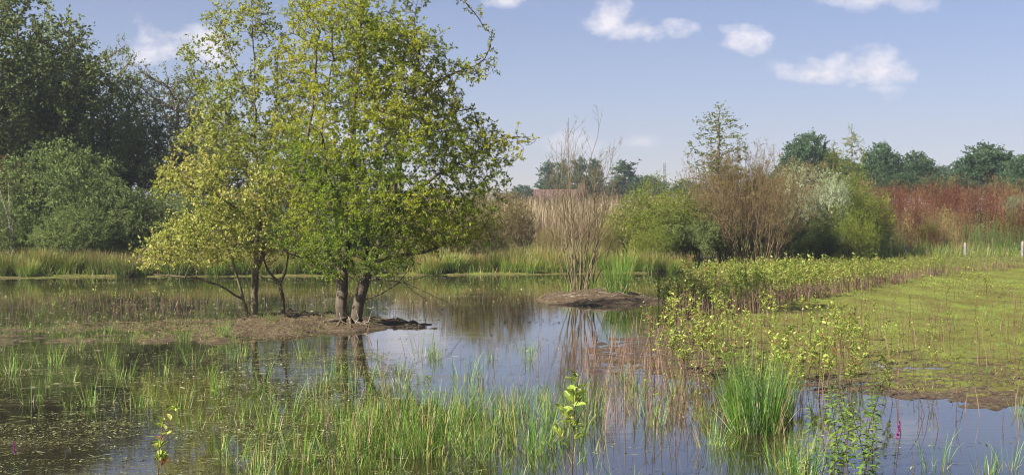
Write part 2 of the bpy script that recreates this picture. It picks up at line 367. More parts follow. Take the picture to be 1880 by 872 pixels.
# ------------------------------------------------------------------ growing
def tubes(nodes, par, rad, k=6, minr=0.):
    nodes = np.asarray(nodes, float); par = np.asarray(par); rad = np.asarray(rad, float); n_ = len(nodes)
    d = np.zeros_like(nodes); has = par >= 0
    d[has] = nrm(nodes[has]-nodes[par[has]]); 
    c = np.where(has)[0]; pr = par[c]
    # main child is the thickest
    best = {}; 
    for i in c[np.argsort(-rad[c], kind='stable')]:
        if par[i] not in best: best[par[i]] = i
    for r_ in np.where(~has)[0]:
        if r_ in best: d[r_] = d[best[r_]]
    main = np.array([best[par[i]] == i for i in c])
    sel = rad[c] >= minr; c, pr, main = c[sel], pr[sel], main[sel]
    dm = nrm(d[c]+1e-6)
    ds = np.where(main[:, None], d[pr], d[c]); rs = np.where(main, rad[pr], rad[c]*1.1)
    ang = np.arange(k)/k*2*PI
    def ring(p_, dd, rr):
        a, b = perp(nrm(dd)); return p_[:, None]+rr[:, None, None]*(np.cos(ang)[None, :, None]*a[:, None]+np.sin(ang)[None, :, None]*b[:, None])
    A = ring(nodes[pr], ds, rs); B = ring(nodes[c], dm, rad[c])
    V = np.concatenate([A, B], 1).reshape(-1, 3); base = (np.arange(len(c))*2*k)[:, None]
    i = np.arange(k)[None]; j = (i+1) % k
    Q = np.stack([base+i, base+j, base+k+j, base+k+i], -1).reshape(-1, 4)
    return V, Q
def colonize(init, ipar, att, step=.2, kill=.25, infl=3., iters=120, maxn=9000, up=.08, jit=.25, rng=R):
    P = [np.array(p_, float) for p_ in init]; par = list(ipar); att = np.asarray(att); kids = [0]*len(P)
    near = np.zeros(len(att), int); dist = np.full(len(att), 1e9)
    def upd(ids):
        nonlocal near, dist
        Q_ = np.array([P[i] for i in ids])
        for s0 in range(0, len(Q_), 400):
            D = np.linalg.norm(att[:, None]-Q_[None, s0:s0+400], axis=2); j = D.argmin(1); dm = D[np.arange(len(att)), j]
            b = dm < dist; dist = np.where(b, dm, dist); near = np.where(b, np.array(ids)[s0+j], near)
    upd(list(range(len(P))))
    for it in range(iters):
        keep = dist > kill; att, near, dist = att[keep], near[keep], dist[keep]
        if len(att) == 0 or len(P) > maxn: break
        a_ = dist < infl
        if not a_.any(): a_ = dist < dist.min()+1
        un, inv = np.unique(near[a_], return_inverse=True)
        Pn = np.array([P[i] for i in un]); dd = nrm(att[a_]-Pn[inv]); S = np.zeros_like(Pn); np.add.at(S, inv, dd)
        S = nrm(nrm(S)+[0, 0, up]+rng.normal(size=S.shape)*jit)
        new = []
        for u_, s_ in zip(un, S):
            if kids[u_] >= 3: continue
            kids[u_] += 1; P.append(P[u_]+s_*step); par.append(int(u_)); kids.append(0); new.append(len(P)-1)
        if not new:
            near_bad = np.isin(near, un); keep = ~(near_bad & (dist < kill*3)); att, near, dist = att[keep], near[keep], dist[keep]
            if near_bad.all() and keep.all(): break
            continue
        upd(new)
    return np.array(P), np.array(par)
def radii(par, tip, root):
    n_ = len(par); cnt = np.zeros(n_); kids = np.bincount(par[par >= 0], minlength=n_); cnt[kids == 0] = 1
    for i in range(n_-1, -1, -1):
        if par[i] >= 0: cnt[par[i]] += cnt[i]
    e = math.log(max(cnt.max(), 2))/math.log(root/tip); return tip*cnt**(1/e)
def leafquads(P, D, Nn, Ln, Wd, fold=.25):                   # rhombic leaf, one folded quad
    S = nrm(np.cross(D, Nn)); Nn = nrm(np.cross(S, D)); Ln = Ln[:, None]; Wd = Wd[:, None]
    V = np.stack([P, P+D*Ln*.55+S*Wd*.5+Nn*Wd*fold, P+D*Ln, P+D*Ln*.55-S*Wd*.5+Nn*Wd*fold], 1).reshape(-1, 3)
    return V, np.arange(len(P)*4).reshape(-1, 4)
def leafbroad(P, D, Nn, Ln, Wd, fold=.2, droop=.15):         # broad leaf, two halves folded on the midrib, curved
    S = nrm(np.cross(D, Nn)); Nn = nrm(np.cross(S, D)); Ln = Ln[:, None]; Wd = Wd[:, None]
    m1 = P+D*Ln*.5+Nn*Ln*.06; tip = P+D*Ln-Nn*Ln*droop
    V = np.stack([P, m1, tip, P+D*Ln*.32+S*Wd*.42+Nn*Wd*fold, P+D*Ln*.72+S*Wd*.40+Nn*(Wd*fold-Ln*droop*.4), P+D*Ln*.32-S*Wd*.42+Nn*Wd*fold, P+D*Ln*.72-S*Wd*.40+Nn*(Wd*fold-Ln*droop*.4)], 1)
    b = (np.arange(len(P))*7)[:, None]
    Q = np.stack([np.concatenate([b+0, b+3, b+4, b+1], 1), np.concatenate([b+1, b+4, b+2, b+2], 1), np.concatenate([b+0, b+1, b+6, b+5], 1), np.concatenate([b+1, b+2, b+6, b+6], 1)], 1)
    # keep true quads only: split the tip halves as quads through the midrib
    Q = np.stack([np.concatenate([b+0, b+3, b+4, b+1], 1), np.concatenate([b+0, b+1, b+6, b+5], 1), np.concatenate([b+1, b+4, b+2, b+6], 1)], 1)
    return V.reshape(-1, 3), Q.reshape(-1, 4), 3
def crown(nodes, par, rad, thr, shoots, leaves, L0, leafL, leafW, gb, gl, cvar=.5, seed=1, up=.35, spread=.9, keep=None, hue=None, twigr=.003, leafup=.7, cl=1.1, clust=.55, broad=False):
    """leafy shoots on the thin branches: gb takes the shoots, gl the leaves"""
    rng = np.random.default_rng(seed)
    c = np.where((rad < thr) & (par >= 0))[0]
    if keep is not None: c = c[keep(nodes[c])]
    c = np.repeat(c, shoots); n_ = len(c)
    d = nrm(nodes[c]-nodes[par[c]]); d = nrm(d*.6+rand_dirs(n_, rng)*spread+[0, 0, up*.6])
    t0 = rng.random((n_, 1)); base = nodes[par[c]]*(1-t0)+nodes[c]*t0; Ls = L0*rng.uniform(.5, 1.3, n_)
    end = base+d*Ls[:, None]
    if gb is not None:
        nn = np.concatenate([base, end]); pp = np.concatenate([np.full(n_, -1), np.arange(n_)]); V, Q = tubes_simple(base, end, twigr, twigr*.6); gb.add(V, Q, .3)
    k = leaves; i = np.repeat(np.arange(n_), k); tt = 1-(rng.random(n_*k)**1.3)*clust*1.6; tt = np.clip(tt, .05, 1)
    P = base[i]+(end-base)[i]*tt[:, None]
    D = nrm(d[i]*.55+rand_dirs(n_*k, rng)*1.0+[0, 0, .05]); Nn = nrm(rand_dirs(n_*k, rng)*.8+[0, 0, leafup])
    Ln = leafL*rng.uniform(.6, 1.25, n_*k); Wd = leafW*rng.uniform(.7, 1.2, n_*k)
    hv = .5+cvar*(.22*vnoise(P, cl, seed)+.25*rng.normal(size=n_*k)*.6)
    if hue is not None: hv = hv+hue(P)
    if broad: V, Q, k3 = leafbroad(P, D, Nn, Ln, Wd); gl.add(V, Q, np.repeat(hv, k3))
    else: V, Q = leafquads(P, D, Nn, Ln, Wd); gl.add(V, Q, hv)
def tubes_simple(A, B, ra, rb, k=3):
    d = nrm(B-A); a, b = perp(d); ang = np.arange(k)/k*2*PI
    o_ = np.cos(ang)[None, :, None]*a[:, None]+np.sin(ang)[None, :, None]*b[:, None]
    ra = np.broadcast_to(ra, (len(A),))[:, None, None]; rb = np.broadcast_to(rb, (len(A),))[:, None, None]
    V = np.concatenate([A[:, None]+o_*ra, B[:, None]+o_*rb], 1).reshape(-1, 3)
    base = (np.arange(len(A))*2*k)[:, None]; i = np.arange(k)[None]; j = (i+1) % k
    return V, np.stack([base+i, base+j, base+k+j, base+k+i], -1).reshape(-1, 4)
def blobpts(blobs, n_, rng, hole=.9, freq=1.6, seed=0, bias=0.):
    vol = np.array([b[3]*b[4]*b[5] for b in blobs]); cnt = (n_*vol/vol.sum()).astype(int)+26; out = []
    for b, c in zip(blobs, cnt):
        q = rand_dirs(c*3, rng)*(rng.random((c*3, 1))**(1/2.4)); q = q*np.array(b[3:6])+np.array(b[:3])
        q = q[vnoise(q, freq, seed) > -hole][:c]; out.append(q)
    return np.concatenate(out)
def polyline(pts, step=.2):
    pts = np.array(pts, float); out = [pts[0]]
    for a, b in zip(pts[:-1], pts[1:]):
        k = max(1, int(np.linalg.norm(b-a)/step))
        for i in range(1, k+1): out.append(a+(b-a)*i/k)
    return out
def skeleton(lines_):
    P = []; par = []
    for li, (att_, pts) in enumerate(lines_):
        q = polyline(pts)
        if att_ is None: P.append(q[0]); par.append(-1); last = len(P)-1
        else:
            D = np.linalg.norm(np.array(P)-q[0], axis=1); last = int(D.argmin())
        for p_ in q[1:]:
            P.append(p_+R.normal(size=3)*.012); par.append(last); last = len(P)-1
    return P, par

def build_tree(name, label, cat, loc, nodes, par, rad, gl, gb, bark, leafm, partnames=('trunk', 'foliage'), k=8, minr=0.0, group=None):
    root = thing(name, label, cat, loc, 0, group)
    g_ = G(); V, Q = tubes(nodes, par, rad, k, minr); g_.add(V, Q, .3)
    if gb is not None and gb.V:
        v_, q_, a_, m_ = gb.cat(); g_.add(v_, q_, a_)
    obj(partnames[0], g_.mesh(name+'_'+partnames[0], bark, True), root)
    if gl is not None and gl.V: obj(partnames[1], gl.mesh(name+'_'+partnames[1], leafm), root)
    return root

# ------------------------------------------------------------------ the big oak on the island
D0 = 25.4; X0 = X_at(640, D0); B0 = np.array([X0, D0, hz(X0, D0)-.03])
def TL(px, py, dy=0., D=D0, B=B0): return np.array([X_at(px, D+dy)-B[0], dy, Z_at(py, D+dy)-B[2]])
rng = np.random.default_rng(11)
sk = [(None, [TL(629, 604), TL(627, 560), TL(629, 510, .05), TL(634, 460, .1), TL(643, 400, .15), TL(650, 330, .2), TL(648, 250, .2), TL(655, 150, .1), TL(662, 40, 0), TL(668, -60, 0)]),
      (None, [TL(652, 603, -.1), TL(658, 560, -.12), TL(668, 520, -.15), TL(685, 480, -.2), TL(697, 440, -.2), TL(715, 380, -.3), TL(735, 300, -.4), TL(755, 200, -.4), TL(770, 100, -.3)]),
      (1, [TL(668, 520, -.15), TL(676, 490, .2), TL(676, 440, .4), TL(690, 380, .6), TL(700, 300, .8)]),
      (1, [TL(627, 520), TL(600, 495, -.2), TL(565, 478, -.3), TL(530, 466, -.4), TL(500, 452, -.5)]),
      (1, [TL(630, 505), TL(605, 470, .2), TL(585, 430, .3), TL(560, 380, .5), TL(560, 300, .4), TL(575, 180, .3), TL(585, 60, .2)]),
      (1, [TL(685, 480, -.2), TL(730, 470, -.3), TL(780, 462, -.4), TL(840, 440, -.3)]),
      (1, [TL(643, 400, .15), TL(600, 330, -.3), TL(590, 240, -.4), TL(610, 120, -.4)]),
      (1, [TL(715, 380, -.3), TL(770, 345, -.2), TL(840, 300, -.1), TL(900, 265, 0), TL(950, 250, 0), TL(985, 258, 0)]),
      (1, [TL(755, 200, -.4), TL(800, 150, -.3), TL(850, 130, -.2), TL(890, 110, -.1), TL(905, 60, -.1)]),
      (1, [TL(735, 300, -.4), TL(790, 240, .3), TL(840, 205, .4), TL(870, 200, .4)])]
P_, par_ = skeleton(sk)
def bl(px, py, rx, ry, dy=0., ddy=None, D=D0, B=B0):
    c = TL(px, py, dy, D, B); q = D/F; return (c[0], c[1], c[2], rx*q, (ddy if ddy else (rx+ry)/2*q), ry*q)
blobs = [bl(700, -60, 130, 120, 0, 1.5), bl(680, 80, 140, 90, 0, 1.6), bl(640, 40, 100, 80, .2, 1.4), bl(770, 60, 62, 70, 0, .8), bl(700, 190, 150, 90, 0, 1.8), bl(800, 180, 60, 50, 0, .8), bl(880, 120, 35, 25, -.1, .3),
         bl(905, 75, 18, 35, -.1, .25), bl(720, 280, 185, 80, 0, 1.9), bl(850, 250, 75, 55, .2, .8), bl(950, 250, 42, 22, 0, .35), bl(700, 380, 185, 75, -.2, 1.9), bl(830, 360, 90, 60, -.2, .9), bl(620, 440, 100, 42, -.6, 1.2),
         bl(760, 440, 100, 38, -.5, 1.1), bl(560, 300, 70, 110, .3, 1.1), bl(560, 430, 60, 50, -.2, .9), bl(610, 478, 50, 24, -.7, .6), bl(690, 470, 50, 24, -.8, .6), bl(640, 500, 70, 22, -.7, .6), bl(610, 505, 45, 18, -.9, .4), bl(715, 495, 40, 18, -.8, .4), bl(545, 90, 45, 110, .2, .9), bl(540, 200, 50, 60, .2, .8), bl(590, 470, 60, 30, -.6, .7), bl(700, 485, 50, 20, -.9, .5), bl(770, 385, 90, 40, -1.2, .7), bl(880, 320, 75, 60, -.1, .8), bl(850, 410, 75, 45, -.3, .8), bl(930, 270, 60, 35, 0, .5), bl(800, 120, 45, 60, 0, .6), bl(860, 130, 45, 30, -.1, .4)]
att = blobpts(blobs, 8500, rng, hole=.22, freq=1.8, seed=21)
nodes, par = colonize(P_, par_, att, step=.14, kill=.15, infl=1.6, iters=170, maxn=9000, up=.05, jit=.3, rng=rng)
rad = radii(par, .0034, .104); rad = np.where(rad > .02, rad*np.clip(1.05-.085*nodes[:, 2], .42, 1), rad)
gb, gl = G(), G()
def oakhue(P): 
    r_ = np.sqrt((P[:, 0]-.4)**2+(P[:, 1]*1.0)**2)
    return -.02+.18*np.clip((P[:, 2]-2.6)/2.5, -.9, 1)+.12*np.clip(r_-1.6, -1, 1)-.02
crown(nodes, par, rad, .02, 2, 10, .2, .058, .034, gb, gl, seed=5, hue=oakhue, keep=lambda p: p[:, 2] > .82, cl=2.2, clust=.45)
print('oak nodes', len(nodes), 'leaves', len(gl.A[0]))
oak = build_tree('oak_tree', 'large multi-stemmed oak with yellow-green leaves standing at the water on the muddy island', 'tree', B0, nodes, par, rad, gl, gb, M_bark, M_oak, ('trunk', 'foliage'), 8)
rt_ = []
for a_, l_ in [(-2.6, .9), (-1.9, .6), (-.9, .8), (-.2, .9), (.9, .6), (2.2, .7), (3.0, 1.0), (-1.4, 1.1)]:
    c0 = TL(640+12*math.cos(a_), 600); e_ = np.array([math.cos(a_)*l_, math.sin(a_)*l_, 0]); b_ = np.array([.02+.1*math.cos(a_), -.05+.08*math.sin(a_), .055]); e_ = e_*.6
    mid = b_+e_*.45; mid[2] = .004; end_ = b_+e_; end_[2] = -.05
    rt_.append((None, [b_, mid, end_]))
P_, par_ = skeleton(rt_); par_ = np.array(par_); P_ = np.array(P_); P_ = P_+R.normal(size=P_.shape)*[.03, .03, .006]
g_ = G(); V, Q = tubes(P_, par_, np.clip(.045-.05*np.linalg.norm(P_[:, :2], axis=1), .007, .05), 6); g_.add(V, Q, .3)
obj('roots', g_.mesh('oak_roots', M_bark, True), oak)
# bare drooping lower boughs
sk = [(None, [TL(662, 552, -.15), TL(700, 540, -.3), TL(730, 520, -.4), TL(752, 492, -.4), TL(762, 480, -.4)]),
      (None, [TL(676, 514, -.2), TL(705, 512, -.3), TL(745, 520, -.4), TL(790, 540, -.5), TL(825, 556, -.5), TL(848, 588, -.5)]),
      (None, [TL(680, 505, -.2), TL(682, 560, -.4), TL(672, 592, -.5)]), (1, [TL(745, 520, -.4), TL(780, 548, -.3), TL(800, 560, -.3)]),
      (1, [TL(705, 512, -.3), TL(690, 545, -.4), TL(695, 585, -.5)]), (1, [TL(730, 520, -.4), TL(770, 512, -.2), TL(800, 500, -.1)])]
P_, par_ = skeleton(sk); par_ = np.array(par_); P_ = np.array(P_)
rr = radii(par_, .006, .02)
g_ = G(); V, Q = tubes(P_, par_, rr, 6); g_.add(V, Q, .3)
obj('bough', g_.mesh('oak_bough', M_twig, True), oak)['label'] = 'bare drooping lower boughs reaching over the water'

# ------------------------------------------------------------------ slender alder left of it
D1 = 27.2; X1 = X_at(470, D1); B1 = np.array([X1, D1, hz(X1, D1)-.03])
def T1(px, py, dy=0.): return TL(px, py, dy, D1, B1)
sk = [(None, [T1(468, 588), T1(468, 540), T1(470, 480), T1(476, 420), T1(474, 340), T1(469, 250), T1(468, 170), T1(465, 90), T1(462, 0), T1(460, -90)]),
      (None, [T1(462, 588, -.1), T1(445, 550, -.2), T1(434, 510, -.3), T1(425, 470, -.5), T1(405, 430, -.7), T1(370, 400, -.8)]),
      (1, [T1(469, 505), T1(482, 470, .1), T1(487, 400, .2), T1(492, 300, .2), T1(505, 200, .2), T1(510, 120, .1)]),
      (1, [T1(445, 550, -.2), T1(400, 520, -.5), T1(340, 508, -.8), T1(285, 505, -.9)]),
      (1, [T1(476, 420), T1(430, 380, -.3), T1(370, 340, -.6), T1(310, 300, -.5)]),
      (1, [T1(472, 330), T1(430, 260, .2), T1(380, 190, .2), T1(335, 95, .2)]),
      (1, [T1(482, 470, .1), T1(540, 420, -.3), T1(580, 370, -.4), T1(620, 345, -.3)]),
      (1, [T1(470, 200), T1(430, 120, -.1), T1(395, 30, -.1), T1(385, -10, -.1)])]
P_, par_ = skeleton(sk)
def b1(px, py, rx, ry, dy=0., ddy=None): return bl(px, py, rx, ry, dy, ddy, D1, B1)
blobs = [b1(458, -30, 60, 60), b1(445, 60, 70, 70), b1(388, 25, 22, 35), b1(345, 100, 28, 28), b1(440, 160, 90, 80), b1(450, 260, 125, 80), b1(430, 350, 150, 70, -.2, 1.6), b1(330, 320, 60, 40, -.2), b1(400, 430, 140, 60, -.3, 1.5),
         b1(320, 470, 70, 42, -.6, 1.), b1(290, 508, 30, 16, -.8, .4), b1(520, 400, 80, 60, -.3), b1(570, 370, 60, 35, -.3), b1(540, 190, 60, 80, .3), b1(500, 90, 40, 60, .2)]
att = blobpts(blobs, 6500, rng, hole=.35, freq=2.0, seed=31)
nodes, par = colonize(P_, par_, att, step=.14, kill=.16, infl=1.6, iters=170, maxn=7500, up=.1, jit=.3, rng=rng)
rad = radii(par, .003, .07); rad = np.where(rad > .015, rad*np.clip(1.05-.1*nodes[:, 2], .4, 1), rad)
gb, gl = G(), G()
def aldhue(P): return -.16*np.clip((P[:, 2]-3)/3, -1, 1)+.02
crown(nodes, par, rad, .011, 2, 6, .2, .062, .046, gb, gl, seed=6, hue=aldhue, keep=lambda p: p[:, 2] > .95, cl=2.5, clust=.8, cvar=.9)
build_tree('alder_tree', 'slender tree with small pale yellow leaves on a straight trunk, left of the oak', 'tree', B1, nodes, par, rad, gl, gb, M_mossbark, M_alder)
# thin young stem between the two
D2 = 26.8; B2 = np.array([X_at(522, D2), D2, hz(X_at(522, D2), D2)-.02])
def T2(px, py, dy=0.): return TL(px, py, dy, D2, B2)
sk = [(None, [T2(522, 588), T2(518, 545), T2(512, 520), T2(492, 498, -.1), T2(480, 465, -.2)]), (1, [T2(516, 528), T2(525, 500), T2(530, 470)]), (1, [T2(512, 520), T2(490, 515), T2(470, 505)])]
P_, par_ = skeleton(sk)
nodes, par = colonize(P_, par_, blobpts([bl(495, 460, 40, 30, 0, .5, D2, B2), bl(535, 460, 25, 25, 0, .4, D2, B2)], 120, rng), step=.12, kill=.15, iters=30, rng=rng)
rad = radii(par, .004, .035); gb, gl = G(), G(); crown(nodes, par, rad, .008, 1, 3, .12, .06, .04, gb, gl, seed=9)
build_tree('young_tree', 'thin dark forked young tree between the slender tree and the oak', 'tree', B2, nodes, par, rad, gl, gb, M_bark, M_oak)

# ------------------------------------------------------------------ tree and bush kinds for the background
def proto_tree(name, bark, leafm, seed, blobs, trunk, n_att, root, leafL, shoots, leaves, L0, step=.4, thr=.03, hole=.6, freq=.9, airy=False, tip=.012, k=6, clust=.8, cvar=.7, leafW=None, up=.08, minr=0.):
    rg = np.random.default_rng(seed)
    att = blobpts(blobs, n_att, rg, hole=hole, freq=freq, seed=seed)
    P_, par_ = skeleton(trunk)
    nodes, par = colonize(P_, par_, att, step=step, kill=step*1.15, infl=4, iters=90, maxn=3500, up=up, jit=.28, rng=rg)
    rad = radii(par, tip, root); gl = G()
    crown(nodes, par, rad, thr, shoots, leaves, L0, leafL, leafW or leafL*.6, None, gl, seed=seed, cl=.8, clust=clust, cvar=cvar)
    r_ = build_tree(name, '', 'tree', (0, 0, 0), nodes, par, rad, gl, None, bark, leafm, k=k, minr=minr)
    return Proto(r_)
# unit trees about 10 m tall
pt_broad = proto_tree('broadleaf_tree', M_twig, M_dark, 41, [(0, 0, 6.3, 3, 3, 3.0), (-1.5, .5, 5, 2.2, 2.2, 2.5), (1.6, -.6, 4.8, 2.2, 2.2, 2.4), (.2, 0, 8.4, 1.6, 1.6, 1.6), (0, 0, 3.2, 2.4, 2.4, 1.6)],
                      [(None, [(0, 0, -.1), (.1, 0, 2), (0, .1, 4), (.1, 0, 6)])], 2000, .2, .15, 4, 7, .5, hole=.35, step=.34)
pt_lean = proto_tree('broadleaf_tree', M_twig, M_dark, 42, [(0, 0, 7, 1.9, 1.9, 2.8), (-.8, .3, 4.6, 1.9, 1.8, 1.8), (1., -.3, 5.4, 1.5, 1.5, 1.7), (.3, 0, 9., 1.0, 1.0, 1.1)],
                     [(None, [(0, 0, -.1), (.1, 0, 3), (.2, .1, 6), (.1, 0, 8)])], 1500, .15, .13, 3, 7, .5, hole=.25, freq=1.3, step=.34)
pt_airy = proto_tree('airy_tree', M_twigb, M_dark, 43, [(0, 0, 6.5, 2.2, 2.2, 3.2), (0, 0, 8.6, 1.7, 1.7, 1.5), (-1, 0, 5, 1.6, 1.6, 1.5)],
                     [(None, [(0, 0, -.1), (.1, 0, 3), (.1, .1, 6)]), (1, [(.1, 0, 2), (-.7, .2, 5), (-.9, .2, 8)])], 1600, .14, .11, 2, 7, .35, hole=.6, step=.34, up=.35, clust=1., tip=.014)
pt_bush = proto_tree('willow_bush', M_twig, M_willow, 44, [(0, 0, 2.2, 2.6, 2.4, 2.1), (-1.2, .3, 1.6, 1.8, 1.8, 1.5), (1.3, -.3, 1.5, 1.8, 1.8, 1.4), (.3, 0, 3.5, 1.4, 1.4, 1.0)],
                     [(None, [(0, 0, -.1), (.3, 0, 1)]), (None, [(.2, 0, -.1), (-.7, .1, 1.2)]), (None, [(-.2, 0, -.1), (.9, .1, 1)])], 2600, .08, .09, 4, 8, .38, step=.24, thr=.02, tip=.008, hole=.9, freq=1.4)
pt_yell = proto_tree('leafy_shrub', M_twigy, M_yell, 45, [(0, 0, 1.5, 1.6, 1.5, 1.4), (-.7, .2, 1.2, 1.1, 1.1, 1.1), (.7, -.2, 1.4, 1.0, 1.0, 1.2), (.2, 0, 2.4, .8, .8, .8)],
                     [(None, [(0, 0, -.1), (.2, 0, .8)]), (None, [(.1, 0, -.1), (-.5, .1, .8)]), (None, [(-.1, 0, -.1), (.6, .1, .7)])], 2200, .045, .065, 3, 6, .34, step=.16, thr=.014, tip=.005, hole=.35, freq=2.4, up=.35, clust=1.)
pt_silver = proto_tree('silver_willow', M_twig, M_silver, 46, [(0, 0, 2.0, 1.5, 1.4, 1.5), (-.5, .2, 2.9, 1.0, 1.0, .9), (.7, -.2, 2.5, 1.0, 1.0, 1.0)],
                       [(None, [(0, 0, -.1), (.2, 0, 1.4)]), (None, [(.1, 0, -.1), (-.5, .1, 1.4)])], 1700, .06, .085, 4, 9, .3, step=.2, thr=.016, tip=.006, hole=.6, freq=1.6, leafW=.03)
pt_brown = proto_tree('thin_shrub', M_twigb, M_brownleaf, 47, [(0, 0, 1.6, 1.5, 1.4, 1.5), (.5, 0, 2.6, .9, .9, .8), (-.6, 0, 2.2, 1, 1, 1)],
                      [(None, [(0, 0, -.1), (.2, 0, 1)]), (None, [(.1, 0, -.1), (-.5, .1, 1.2)]), (None, [(.1, 0, -.1), (.5, .1, 1.)])], 1800, .04, .055, 3, 5, .28, step=.16, thr=.012, tip=.006, hole=.9, freq=1.6, up=.3)
pt_far = proto_tree('round_oak', M_twig, M_blue, 48, [(0, 0, 5.6, 3.3, 3.2, 2.8), (-2, .4, 4.6, 2, 2, 1.8), (2, -.4, 4.7, 2, 2, 1.8), (.5, 0, 7.6, 1.7, 1.7, 1.3), (-1.3, 0, 7.1, 1.2, 1.2, 1.1)],
                    [(None, [(0, 0, -.1), (.1, 0, 2), (0, .1, 4.5)])], 2000, .25, .26, 3, 8, .65, step=.36, hole=.35, freq=1.3)
pt_poplar = proto_tree('poplar_tree', M_twig, M_blue, 49, [(0, 0, 6, 1.4, 1.4, 3.6), (-1.3, 0, 4.5, .9, 1.2, 2.2), (1.3, 0, 4.7, .9, 1.2, 2.4), (.5, 0, 9.3, .7, .7, 1.6), (-.6, 0, 8.6, .7, .7, 1.5), (.5, 0, 10.6, .3, .3, .6)],
                       [(None, [(0, 0, -.1), (.1, 0, 3), (0, .1, 9)])], 1300, .22, .30, 3, 7, .55, hole=.1, freq=1.5, up=.5)
pt_poplar.root.name = 'poplar_tree'

def putp(p, px, topy, Y, rz, label, group=None, h=10., wide=1., lift=0.):
    x = X_at(px, Y); z0 = hz(x, Y)-.05; s = (Z_at(topy, Y)-z0)/h
    return p.put((x, Y, z0), rz, (s*wide, s*wide, s), label, group)
GW = 'trees of the wood beyond the pond'
putp(pt_broad, 5, -95, 58, .3, 'tallest dark tree at the left edge of the wood, its top cut by the picture', GW)
putp(pt_lean, -60, -30, 55, 1.3, 'dark tree half outside the left edge of the photo', GW, wide=1.2)
putp(pt_broad, 85, 60, 63, 2.1, 'dark green tree just right of the tallest tree at the left edge', GW, wide=.85)
putp(pt_lean, 140, 95, 59, 4.1, 'narrow dark tree left of the bare-topped tree in the wood', GW, wide=1.2)
putp(pt_airy, 196, 62, 64, .9, 'thin-leaved tree with bare twigs sticking out at its top', GW, wide=.9)
putp(pt_lean, 240, 130, 62, 2.6, 'dark tree between the bare-topped tree and the gap of sky', GW, wide=1.1)
putp(pt_airy, 295, 110, 60, 3.4, 'open airy tree with the white cloud directly above it', GW, wide=1.)
putp(pt_lean, 345, 130, 63, 5.6, 'dark tree right of the airy tree, partly behind the slender pale tree', GW, wide=1.2)
putp(pt_airy, 395, 175, 61, 1.9, 'airy dark tree seen through the left branches of the slender tree', GW)
putp(pt_lean, 450, 235, 60, .4, 'lower dark tree behind the trunk of the slender tree', GW, wide=1.5)
putp(pt_broad, 40, 150, 60, 4.6, 'broad dark tree low behind the rusty bush', GW, wide=1.1)
putp(pt_broad, 230, 210, 58.5, 3.9, 'broad dark tree filling the wood below the airy trees', GW, wide=1.)
putp(pt_lean, 360, 240, 58, 3.1, 'short dark tree at the right end of the willow bushes', GW, wide=1.5)
GB = 'willow bushes at the edge of the wood'
putp(pt_bush, 100, 262, 53, .2, 'tallest grey-green willow bush below the wood', GB, h=4.4, wide=1.05)
putp(pt_bush, 15, 360, 51.5, 1.7, 'grey-green willow bush at the left edge of the photo', GB, h=4.4, wide=1.2)
putp(pt_bush, 190, 325, 52.5, 2.9, 'willow bush right of the tallest willow bush', GB, h=4.4)
putp(pt_bush, 140, 378, 50.8, 4.4, 'low pale willow bush in front of the tallest willow bush', GB, h=4.4, wide=1.3)
putp(pt_bush, 262, 352, 53, 5.2, 'willow bush left of the slender tree', GB, h=4.4, wide=1.1)
putp(pt_bush, 340, 350, 55, 3.6, 'willow bush behind the lower left branches of the slender tree', GB, h=4.4)
putp(pt_bush, 420, 365, 54, .9, 'willow bush behind the trunk of the slender tree', GB, h=4.4, wide=1.2)
putp(pt_bush, 505, 375, 55, 2.2, 'willow bush in the gap between the slender tree and the oak', GB, h=4.4, wide=1.1)
putp(pt_bush, 590, 350, 56, 4.9, 'willow bush behind the left side of the oak', GB, h=4.4, wide=.9)
putp(pt_lean, 525, 240, 58.5, 1.2, 'dark tree seen through the gap between the slender tree and the oak', GW, wide=1.4)
putp(pt_lean, 600, 255, 58, 3.9, 'dark tree hidden behind the left half of the oak crown', GW, wide=1.3)
putp(pt_lean, 650, 270, 59, 5.2, 'dark tree hidden straight behind the oak crown', GW, wide=.85)
putp(pt_bush, 655, 372, 57, 1.1, 'low willow bush straight behind the oak trunks', GB, h=4.4, wide=1.3)
def variant(proto, name, mats):                              # same shape, other leaf and bark
    r_ = dup(proto.root, (0, 0, 0), 0, 1, '', None); r_.name = name
    if 'group' in r_: del r_['group']
    for ch, m_ in zip(sorted(r_.children, key=lambda c: c.name, reverse=True), mats):
        ch.data = ch.data.copy(); ch.data.materials[0] = m_
    return Proto(r_)
M_rustb = leafmat('rusty_leaf', [(0, (.08, .045, .02)), (.5, (.15, .085, .04)), (1, (.17, .14, .05))])
pt_rustb = variant(pt_bush, 'rusty_bush', (M_twigb, M_rustb))
putp(pt_rustb, -12, 285, 53.5, 2., 'rusty brown bush at the left edge above the willow bushes', h=4.4, wide=.85)
GS = 'scrub on the far bank'
putp(pt_brown, 775, 398, 51, .3, 'thin brown shrub behind the right side of the oak', GS, h=3.2, wide=1.3)
putp(pt_brown, 838, 372, 52, 1.9, 'brown shrub below the oak branch that reaches right', GS, h=3.2, wide=1.2)
putp(pt_brown, 905, 345, 53, 3.2, 'taller brown-green shrub right of the oak crown', GS, h=3.2, wide=1.)
putp(pt_bush, 872, 352, 56, 3.2, 'dull green bush behind the brown shrub right of the oak crown', h=4.4, wide=.7)
putp(pt_brown, 955, 372, 54, 4.7, 'thin brown shrub left of the bare shrub on the islet', GS, h=3.2, wide=.9)
putp(pt_brown, 1012, 418, 51.5, .8, 'low brown shrub behind the left half of the islet shrub', GS, h=3.2, wide=1.1)
putp(pt_brown, 1100, 412, 52, 2.8, 'low brown shrub behind the right half of the islet shrub', GS, h=3.2, wide=1.1)
GY = 'yellow-green shrubs on the right bank'
